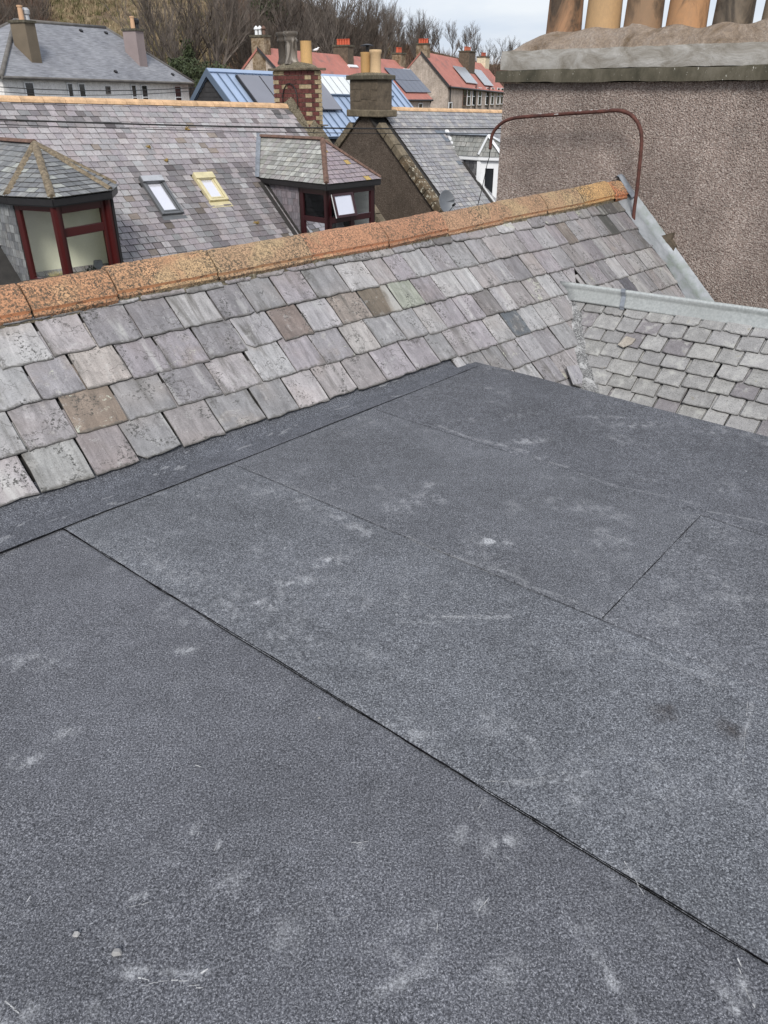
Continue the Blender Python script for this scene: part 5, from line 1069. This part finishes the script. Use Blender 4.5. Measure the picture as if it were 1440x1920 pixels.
for k, off in enumerate((-.3, .0, .3)):
    p = V3(c_[0], c_[1], zpix(c_, 70) + .12) + H1['B'] * off; mb = MB(); mb.lathe(p, [(.11, 0), (.1, .3), (.12, .32)], 10); mb.lathe(p + Z * .33, [(.16, 0), (.17, .06), (.05, .2), (.02, .22)], 10); mb.build('cowl', MAT['white'] if k else MAT['tile_red'], H1['r'])
for (u, v, ww) in ((641, 88, 1.1), (745, 102, .9)):
    s = on_ridge(H1, u); c_ = H1['P'] + H1['dd'] * s - H1['B'] * .15; cm = MAT['stone_stack'] if u < 700 else MAT['stain_stack']
    stack_(H1, c_, 1.3 if u < 700 else .9, 1.0, H1['P'][2] - 2.2, zpix(c_, v), cm, 5 if u < 700 else 4, (.55, .10, .05), .12, .42)
    mb = MB(); mb.box(RP(s - .75, 1.15, .0), H1['dd'] * 1.5, H1['dn'] * .25, H1['n'] * .1); mb.build('lead_apron', MAT['white'], H1['roof'])
a = hitroof(H1, 718, 128); b2 = hitroof(H1, 788, 168); print('panel', a, b2)
for i in range(5):
    for j in range(2):
        s0 = a[0] + .0 + i * 1.12; t0 = a[1] + j * 1.42; mb = MB(); mb.box(H1['RP'](s0, t0, .08), H1['dd'] * 1.08, H1['dn'] * 1.38, H1['n'] * .05); mb.build('solar_panel', MAT['pv'], H1['roof'])
t_e = H1['sl']; bas = H1['RP'](0, t_e, 0)
for u in (720, 783, 840):
    X = onpl(u, 182, H1['RP'](0, t_e - .12, 0), H1['B']); p = V3(X[0], X[1], H1['P'][2] - 3.4 * math.tan(math.radians(41)) - 1.65); far_window(H1['wall'], V3(p[0], p[1], p[2]) - H1['B'] * .06, H1['dd'], .9, 1.1, -H1['B'])
mb = MB(); mb.tube([H1['RP'](0, t_e + .32, -.04), H1['RP'](H1['L'], t_e + .32, -.04)], .08, 8); q = H1['RP'](H1['L'] - .1, t_e + .25, -.1); mb.tube([q, q - Z * .4 + H1['B'] * .2, q - Z * 4 + H1['B'] * .2], .05, 6); mb.build('gutter', MAT['gutter'], H1['r'])
mb = MB(); mb.prism([H1['RP'](-.12, -.0, .03), H1['RP'](-.12, t_e + .3, .03), H1['RP'](-.12, t_e + .3, -.12), H1['RP'](-.12, .1, -.12)], H1['dd'] * -.06); mb.build('barge_board', MAT['timber_dark'], H1['roof'])
# ---- red terrace, further row
P = at(790, 96, 88); A_, B_ = frame(24); Q = onpl(908, 120, P, B_); gp = onpl(840, 157, P, A_); hw2 = abs((gp - P) @ B_); pit = math.degrees(math.atan2(P[2] - gp[2], hw2)); print('R2', np.linalg.norm(Q - P), hw2, pit, P, Q)
H2 = house('red_roofed_terrace', 'further terrace with red roof and two white framed solar arrays', 24, P, Q, pit, hw2, MAT['red_tile'], MAT['harl_pale'], ov=.35)
c_ = H2['P'] + H2['dd'] * .5; stack_(H2, c_, 1.15, .9, -2, zpix(c_, 84), MAT['stain_stack'], 4, (.55, .10, .05), .13, .4)
s = on_ridge(H2, 862); c_ = H2['P'] + H2['dd'] * s - H2['B'] * .9; stack_(H2, c_, 1.2, 2.2, H2['P'][2] - 2.6, zpix(c_, 98), MAT['stone_stack'], 4, (.45, .12, .07), .15, .4)
c_ = H2['P'] + H2['dd'] * (H2['L'] - .5); stack_(H2, c_, 1.1, 1.6, -2, zpix(c_, 108), simple('cream_stack', (.62, .55, .40), .9), 4, (.35, .08, .05), .13, .4)
for (u, v, uu, vv) in ((846, 124, 890, 157), (880, 128, 920, 160)):
    a = hitroof(H2, u, v); b2 = hitroof(H2, uu, vv); tr = hitroof(H2, u + (20 if u == 846 else 16), v + 1); n = 4; ws_ = abs(tr[0] - a[0]) / n; print('arr', a, b2, tr)
    for i in range(n): mb = MB(); mb.box(H2['RP'](a[0] + i * ws_, a[1], .12), H2['dd'] * (ws_ * .97), H2['dn'] * (b2[1] - a[1]), H2['n'] * .06); mb.build('solar_panel', simple('bright_solar', (.34, .36, .39), .2, 0, .05, 1, 0), H2['roof'])
zw = gp[2]; bs = H2['RP'](0, H2['sl'], 0) + H2['B'] * .0
for u in (868, 886, 897, 911, 921, 932, 939, 876):
    X = onpl(u, 165, bs, H2['B']); far_window(H2['wall'], V3(X[0], X[1], zw - 2.0) - H2['B'] * .0, H2['dd'], 1.15, 1.75, -H2['B'], MAT['tile_red'] if u == 868 else None)
for u in (842, 890, 915):
    X = onpl(u, 165, bs, H2['B']); mb = MB(); mb.tube([V3(X[0], X[1], zw - .1) - H2['B'] * .15, V3(X[0], X[1], zw - 4) - H2['B'] * .15], .07, 6); mb.build('downpipe', MAT['gutter'], H2['r'])
mb = MB(); mb.tube([H2['RP'](0, H2['sl'] + .38, -.05), H2['RP'](H2['L'], H2['sl'] + .38, -.05)], .1, 8); mb.build('gutter', MAT['gutter'], H2['r'])
mb = MB(); mb.prism([H2['RP'](-.12, 0, .05), H2['RP'](-.12, H2['sl'] + .35, .05), H2['RP'](-.12, H2['sl'] + .35, -.15), H2['RP'](-.12, .1, -.15)], H2['dd'] * -.06); mb.build('barge_board', MAT['timber_dark'], H2['roof'])
mb = MB(); X = onpl(858, 165, bs, H2['B']); 
# ---- white house with hipped slate roof
P0 = at(2, 143, 45); P1 = at(365, 155, 62); dW = unit(P1 - P0); bW = unit(V3(-dW[1], dW[0], 0)); qW = math.radians(40); uW = bW * math.cos(qW) + Z * math.sin(qW); nW = unit(np.cross(dW, uW))
if nW[2] < 0: nW = -nW
wh = thing('white_hipped_house', 'white harled house with grey hipped slate roof and two chimneys below the hill', 'house', P0 * V3(1, 1, 0) + Z * -7)
r0, r1 = onpl(28, 38, P0, nW), onpl(197, 52, P0, nW); dp = (r0 - P0) @ bW * 2 + .3; b0_, b1_ = P0 + bW * dp, P1 + bW * dp
mb = MB(); ext = lambda p, k: p
mb.add([P0, P1, r1, r0, b0_, b1_], [(0, 1, 2, 3), (1, 5, 2), (0, 3, 4), (4, 3, 2, 5), (0, 4, 5, 1)]); wr_ = mb.build('roof', MAT['slate_w'], wh)
def wbar(P, Q, w_, mat, nm, h=.1): 
    mb = MB(); mb.tube([P, Q], w_, 6); mb.build(nm, mat, wr_, smooth='all')
MAT['hip_w'] = simple('grey_brown_hip', (.14, .13, .12), .9, 0, .3, 2, 0)
wbar(r0, r1, .12, MAT['hip_w'], 'ridge_cap'); wbar(P0, r0, .13, MAT['hip_w'], 'hip_cap'); wbar(r1, P1, .10, MAT['hip_w'], 'hip_cap'); wbar(b0_, r0, .1, MAT['hip_w'], 'hip_cap')
mb = MB(); i0, i1 = P0 + dW * .35 + bW * .35 - Z * .03, P1 - dW * .35 + bW * .35 - Z * .03; mb.box(V3(i0[0], i0[1], -7), i1 - i0, bW * (dp - .7), Z * (i0[2] + 7 - .0)); wwall = mb.build('wall', MAT['harl_white'], wh)
mb = MB(); mb.tube([P0 - bW * .03 - Z * .05, P1 - bW * .03 - Z * .05], .08, 8); mb.build('gutter', MAT['hip_w'], wh)
for (u0, u1) in ((43, 61), (123, 134), (144, 157), (243, 253), (262, 274), (324, 337)):
    a = onpl(u0, 155, i0 + V3(0, 0, 0), bW); b2 = onpl(u1, 155, i0, bW); ww = (b2 - a) @ dW; zz = i0[2] + (a - i0) @ dW / np.linalg.norm(i1 - i0) * (i1[2] - i0[2]) - .12
    far_window(wwall, V3(a[0], a[1], zz - 1.5), unit(dW * V3(1, 1, 0)), ww, 1.45, -bW)
a = onpl(197, 162, i0, bW); b2 = onpl(207, 176, i0, bW); far_window(wwall, V3(a[0], a[1], b2[2]), unit(dW * V3(1, 1, 0)), (b2 - a) @ dW, a[2] - b2[2], -bW, MAT['hip_w'], sill=False)
AW, BW = dW, bW; HW = dict(A=unit(dW * V3(1, 1, 0)), B=bW, r=wh)
MAT['brown_stack'] = simple('brown_render', (.15, .12, .085), .9, 0, .15, 1, 0); MAT['mauve_stack'] = simple('mauve_render', (.27, .22, .215), .9, 0, .1, 1, 0)
for (u0, v0, ub, vb_, mat, wpx) in ((54, 43, 70, 118, 'brown_stack', 24), (262, 58, 270, 125, 'mauve_stack', 22)):
    f = onpl(ub, vb_, P0, nW); z1 = zpix(f, v0); stack_(HW, f + bW * .5, 1.0, .78 if mat == 'brown_stack' else .85, f[2] - .3, z1, MAT[mat], 0, (0, 0, 0))
    p = f + bW * .3; mb = MB(); mb.lathe(V3(p[0], p[1], z1 + .1) - HW['A'] * .2, [(.15, 0), (.13, .6), (.16, .62), (.16, .7)], 10); o = mb.build('chimney_pot', MAT['pot'], wh, smooth=40); o.color = (.58, .36, .22, .05)
    mb = MB(); mb.lathe(V3(p[0], p[1], z1 + .1) + HW['A'] * .2, [(.15, 0), (.13, .3), (.2, .32), (.22, .5), (.12, .62)], 10); mb.build('cowl', MAT['gutter'] if mat != 'brown_stack' else MAT['grey_al2'], wh, smooth=40)
for (u, v) in ((151, 60), (198, 64), (216, 137), (323, 142)):
    f = onpl(u, v, P0, nW); mb = MB(); mb.box(f, dW * .22, uW * .15, nW * .1); mb.build('roof_vent', MAT['gutter'], wr_)
# small birds
def gull(p, lab, k=1.):
    t = thing('gull', lab, 'bird', p); mb = MB(); n = 9; pts = [p + V3(-.20, 0, .10) * k, p + V3(-.12, 0, .11) * k, p + V3(0, 0, .13) * k, p + V3(.10, 0, .17) * k, p + V3(.14, 0, .24) * k, p + V3(.20, 0, .25) * k]
    mb.tube(pts, [.01 * k, .05 * k, .075 * k, .06 * k, .04 * k, .01 * k], 10); mb.build('body', MAT['white'], t, smooth='all'); mb = MB(); mb.tube([p + V3(.01, 0, 0), p + V3(.01, 0, .08) * k], .008, 4); mb.tube([p + V3(.19, 0, .245) * k, p + V3(.25, 0, .235) * k], [.012, .004], 5); mb.build('legs_and_beak', MAT['cream_metal'], t)
    mb = MB(); mb.tube([p + V3(-.24, 0, .10) * k, p + V3(.05, .03, .17) * k], [.01, .05], 6); mb.build('wing', MAT['grey_al2'], t, smooth='all')
s = on_ridge(H1, 593); gull(H1['P'] + H1['dd'] * s + Z * .02, 'white gull standing on the red tiled ridge', 1.25)
# ================================================================== TREES
MAT['bark'] = simple('winter_bark', (.085, .068, .055), .95, 0, .3, 1, 0)
MAT['bark2'] = simple('grey_bark', (.12, .10, .085), .95, 0, .3, 1, 0)
MAT['leaf'] = simple('ivy_green', (.045, .06, .024), .8, 0, .5, 1.2, 0, grain=5)
def tree_mesh(seed, H_, spread, mat, dens=1., multi=1):
    r = random.Random(seed); V = []; Fc = []
    def seg(a, b2, ra, rb):
        t = (b2 - a); t = t / (t.length + 1e-9); u = t.cross(Vector((.3, .5, .8))).normalized(); w_ = t.cross(u); k = len(V)
        for p, q in ((a, ra), (b2, rb)):
            for j in range(3): an = j * 2.0944; V.append(p + (u * math.cos(an) + w_ * math.sin(an)) * q)
        for j in range(3): Fc.append((k + j, k + (j + 1) % 3, k + 3 + (j + 1) % 3, k + 3 + j))
    def grow(p, d, ln, rad, lev):
        n = 4 if lev < 2 else 3; q = p
        for i in range(n):
            d2_ = (d + Vector((r.gauss(0, .13), r.gauss(0, .13), r.gauss(.05, .08)))).normalized(); nx = q + d2_ * ln / n; seg(q, nx, rad * (1 - .55 * i / n), rad * (1 - .55 * (i + 1) / n)); q = nx; d = d2_
            if lev < 5 and (i > 0 or lev > 0):
                for _ in range(1 if lev < 4 else (2 if r.random() < dens else 1)):
                    ax = Vector((r.gauss(0, 1), r.gauss(0, 1), r.gauss(0, .25))).normalized(); sp = r.uniform(.45, .9) * spread; nd_ = (d + ax * sp + Vector((0, 0, .12))).normalized()
                    grow(q, nd_, ln * r.uniform(.5, .74), max(rad * .5, .012), lev + 1)
        if lev < 5: grow(q, (d + Vector((r.gauss(0, .2), r.gauss(0, .2), .1))).normalized(), ln * .7, rad * .5, lev + 1)
    for k in range(multi):
        a = k * 2.4; grow(Vector((math.cos(a) * .15 * (multi > 1), math.sin(a) * .15 * (multi > 1), -.3)), Vector((math.cos(a) * .22 * (multi > 1), math.sin(a) * .22 * (multi > 1), 1)).normalized(), H_ * .40, H_ * .018 + .03, 0 if multi == 1 else 1)
    zmax = max(v.z for v in V); sc_ = H_ / zmax; me = bpy.data.meshes.new('tree'); me.from_pydata([(v.x * sc_, v.y * sc_, v.z * sc_) for v in V], [], Fc); me.materials.append(mat); me.update(); return me
TM = [tree_mesh(1, 10, .75, MAT['bark']), tree_mesh(2, 10, .9, MAT['bark']), tree_mesh(3, 10, .65, MAT['bark2']), tree_mesh(4, 10, .8, MAT['bark2'], multi=3), tree_mesh(5, 10, .7, MAT['bark'], multi=4), tree_mesh(6, 10, .85, MAT['bark'], multi=2)]
print('tree tris', [len(m_.polygons) * 2 for m_ in TM])
def put_tree(u, vt, Y, k=None, wide=1., lab=None, name='bare_tree'):
    x = (u - 720) / 1614 * Y; z0 = hill_z(x, Y) - .3; zt_ = zpix(V3(x, Y, 0), vt); h = max((zt_ - z0) * 1.12, 2.5); sc_ = h / 10; ri = random.randrange(len(TM)) if k is None else k
    o = bpy.data.objects.new(name, TM[ri]); a = random.uniform(0, 6.28); M = Matrix.Translation((x, Y, z0)) @ Matrix.Rotation(a, 4, 'Z') @ Matrix.Diagonal((sc_ * wide, sc_ * wide, sc_, 1)); link(o, None, M)
    tag(o, lab, 'tree', 'bare trees on the hillside'); return o
TL = [
 (335, -60, 78, 'tall bare tree with wide branches right of the white house'), (372, -25, 84, 'dark bare tree standing left of the blue metal roof'), (300, 8, 100, 'slender bare tree above the white house right chimney'),
 (415, -70, 80, 'broad bare tree rising straight above the blue roof ridge'), (455, -60, 92, 'bare tree directly behind the stained gable chimney'), (505, -55, 82, 'dense bare tree left of the brick chimney pots'),
 (548, -45, 95, 'bare tree behind the black pots of the brick chimney'), (585, -35, 86, 'brown bare tree right of the brick chimney, above the gull'), (622, -22, 98, 'thin topped bare tree left of the red pots'),
 (655, -12, 84, 'fan shaped bare tree above the red pots of the nearer terrace'), (690, -10, 118, 'bare tree above the pair of buff pots'), (712, 6, 116, 'tall forked bare tree where the sky first shows'),
 (735, 12, 124, 'dark bare tree above the far small chimney of the nearer terrace'), (757, 8, 130, 'bare tree with fine twigs just left of the beige gable'), (778, 22, 136, 'thin bare tree directly behind the beige gable chimney'),
 (803, 40, 137, 'bushy bare tree over the left end of the further red roof'), (824, 46, 142, 'pale twiggy tree over the middle of the further red roof'), (845, 44, 139, 'open crowned bare tree left of the mid roof chimney'),
 (868, 46, 144, 'open bare tree standing clear against the sky'), (884, 52, 140, 'rounded bare tree right of the mid roof chimney'), (905, 76, 142, 'low bare tree above the cream chimney'), (925, 88, 146, 'low twiggy tree between the cream chimney and the big stack'), (945, 72, 144, 'pale slim tree close against the big harled stack'),
 (10, -20, 92, 'purplish bare tree at the far left edge'), (60, -12, 104, 'bare tree behind the left chimney of the white house'), (100, -10, 110, 'thin bare tree on the slope above the white house ridge'), (-40, -30, 86, 'bare tree off the left corner of the white house')]
for t_ in TL: put_tree(t_[0], t_[1], t_[2], lab=t_[3])
for i in range(30):
    u = random.uniform(450, 800); Y = random.uniform(92, 140) if u < 690 else random.uniform(118, 145) if u < 780 else random.uniform(136, 150); vt = float(np.interp(u, [380, 600, 720, 800], [-40, 0, 20, 50])) + random.uniform(-5, 35); put_tree(u, vt, Y, lab='one of the many thin bare trees massed behind the red terraces', wide=.8)
# undergrowth: twiggy scrub, dead grass, ivy
def scrub(name, n, ufun, Yr, hr, mat_cols, r0=.012):
    V = []; Fc = []; CC = []
    for i in range(n):
        u = ufun(); Y = random.uniform(*Yr); x = (u - 720) / 1614 * Y; z = hill_z(x, Y) - .1; h = random.uniform(*hr); c = random.choice(mat_cols); kk = random.uniform(.7, 1.3)
        for j in range(9):
            a = random.uniform(0, 6.28); l = random.uniform(.2, .75); dx, dy = math.cos(a) * l * h, math.sin(a) * l * h; px, py = x + random.gauss(0, .25 * h), Y + random.gauss(0, .25 * h); w_ = random.uniform(.6, 1.6) * r0 * 2
            k = len(V); V += [(px - w_, py, z), (px + w_, py, z), (px + dx, py + dy, z + h * random.uniform(.6, 1.)), (px, py + w_ * 2, z)]; Fc += [(k, k + 1, k + 2), (k + 1, k + 3, k + 2), (k + 3, k, k + 2)]; CC += [tuple(v * kk for v in c)] * 3
    me = bpy.data.meshes.new(name); me.from_pydata(V, [], Fc); at_ = me.attributes.new('col', 'FLOAT_COLOR', 'FACE'); at_.data.foreach_set('color', np.array([(*c, 1) for c in CC], np.float32).ravel()); me.materials.append(MAT['scrub']); o = bpy.data.objects.new(name, me); link(o); o['kind'] = 'stuff'; return o
m = NT('scrub_stems'); a_ = m.n('ShaderNodeAttribute'); a_.attribute_name = 'col'; MAT['scrub'] = m.fin(a_.outputs['Color'], 1., 0, .05)
scrub('dead_grass', 9000, lambda: random.uniform(-60, 420), (66, 150), (.5, 1.1), [(.28, .22, .14), (.24, .18, .115), (.20, .16, .10), (.13, .12, .06)], .03)
scrub('bramble_scrub', 5200, lambda: random.choice([random.uniform(430, 960), random.uniform(-60, 110)]), (70, 140), (1.2, 2.8), [(.10, .07, .055), (.13, .085, .07), (.085, .065, .05), (.15, .10, .075)], .022)
def leaf_bush(u, v, Y, rx, rz, lab, n=900, col=None):
    c = at(u, v, Y); V = []; Fc = []
    for i in range(n):
        d = rng.normal(0, 1, 3); d /= np.linalg.norm(d); r = random.random() ** .4 * (1 + .35 * math.sin(d[0] * 5 + d[2] * 7)); p = c + d * V3(rx, rx * .8, rz) * r; a = rng.normal(0, .13, 3); b2 = rng.normal(0, .13, 3); k = len(V); V += [tuple(p), tuple(p + a), tuple(p + b2)]; Fc.append((k, k + 1, k + 2))
    me = bpy.data.meshes.new('bush'); me.from_pydata(V, [], Fc); me.materials.append(MAT['leaf']); o = bpy.data.objects.new('bush', me); link(o); tag(o, lab, 'bush', 'green bushes below the trees')
leaf_bush(368, 140, 66, 1.5, .8, 'green ivy bush between white house and blue roof', 1000); leaf_bush(340, 122, 68, 1.0, .5, 'smaller green bush above the right corner of the white house', 900); leaf_bush(352, 95, 76, .5, .8, 'ivy clump on a trunk right of the white house', 600)
leaf_bush(505, 8, 84, 1.5, 1.4, 'dark ivy in the tree tops above the brick chimney', 900); leaf_bush(405, 150, 60, 1.3, .8, 'low green bush behind the blue roof gable', 700)
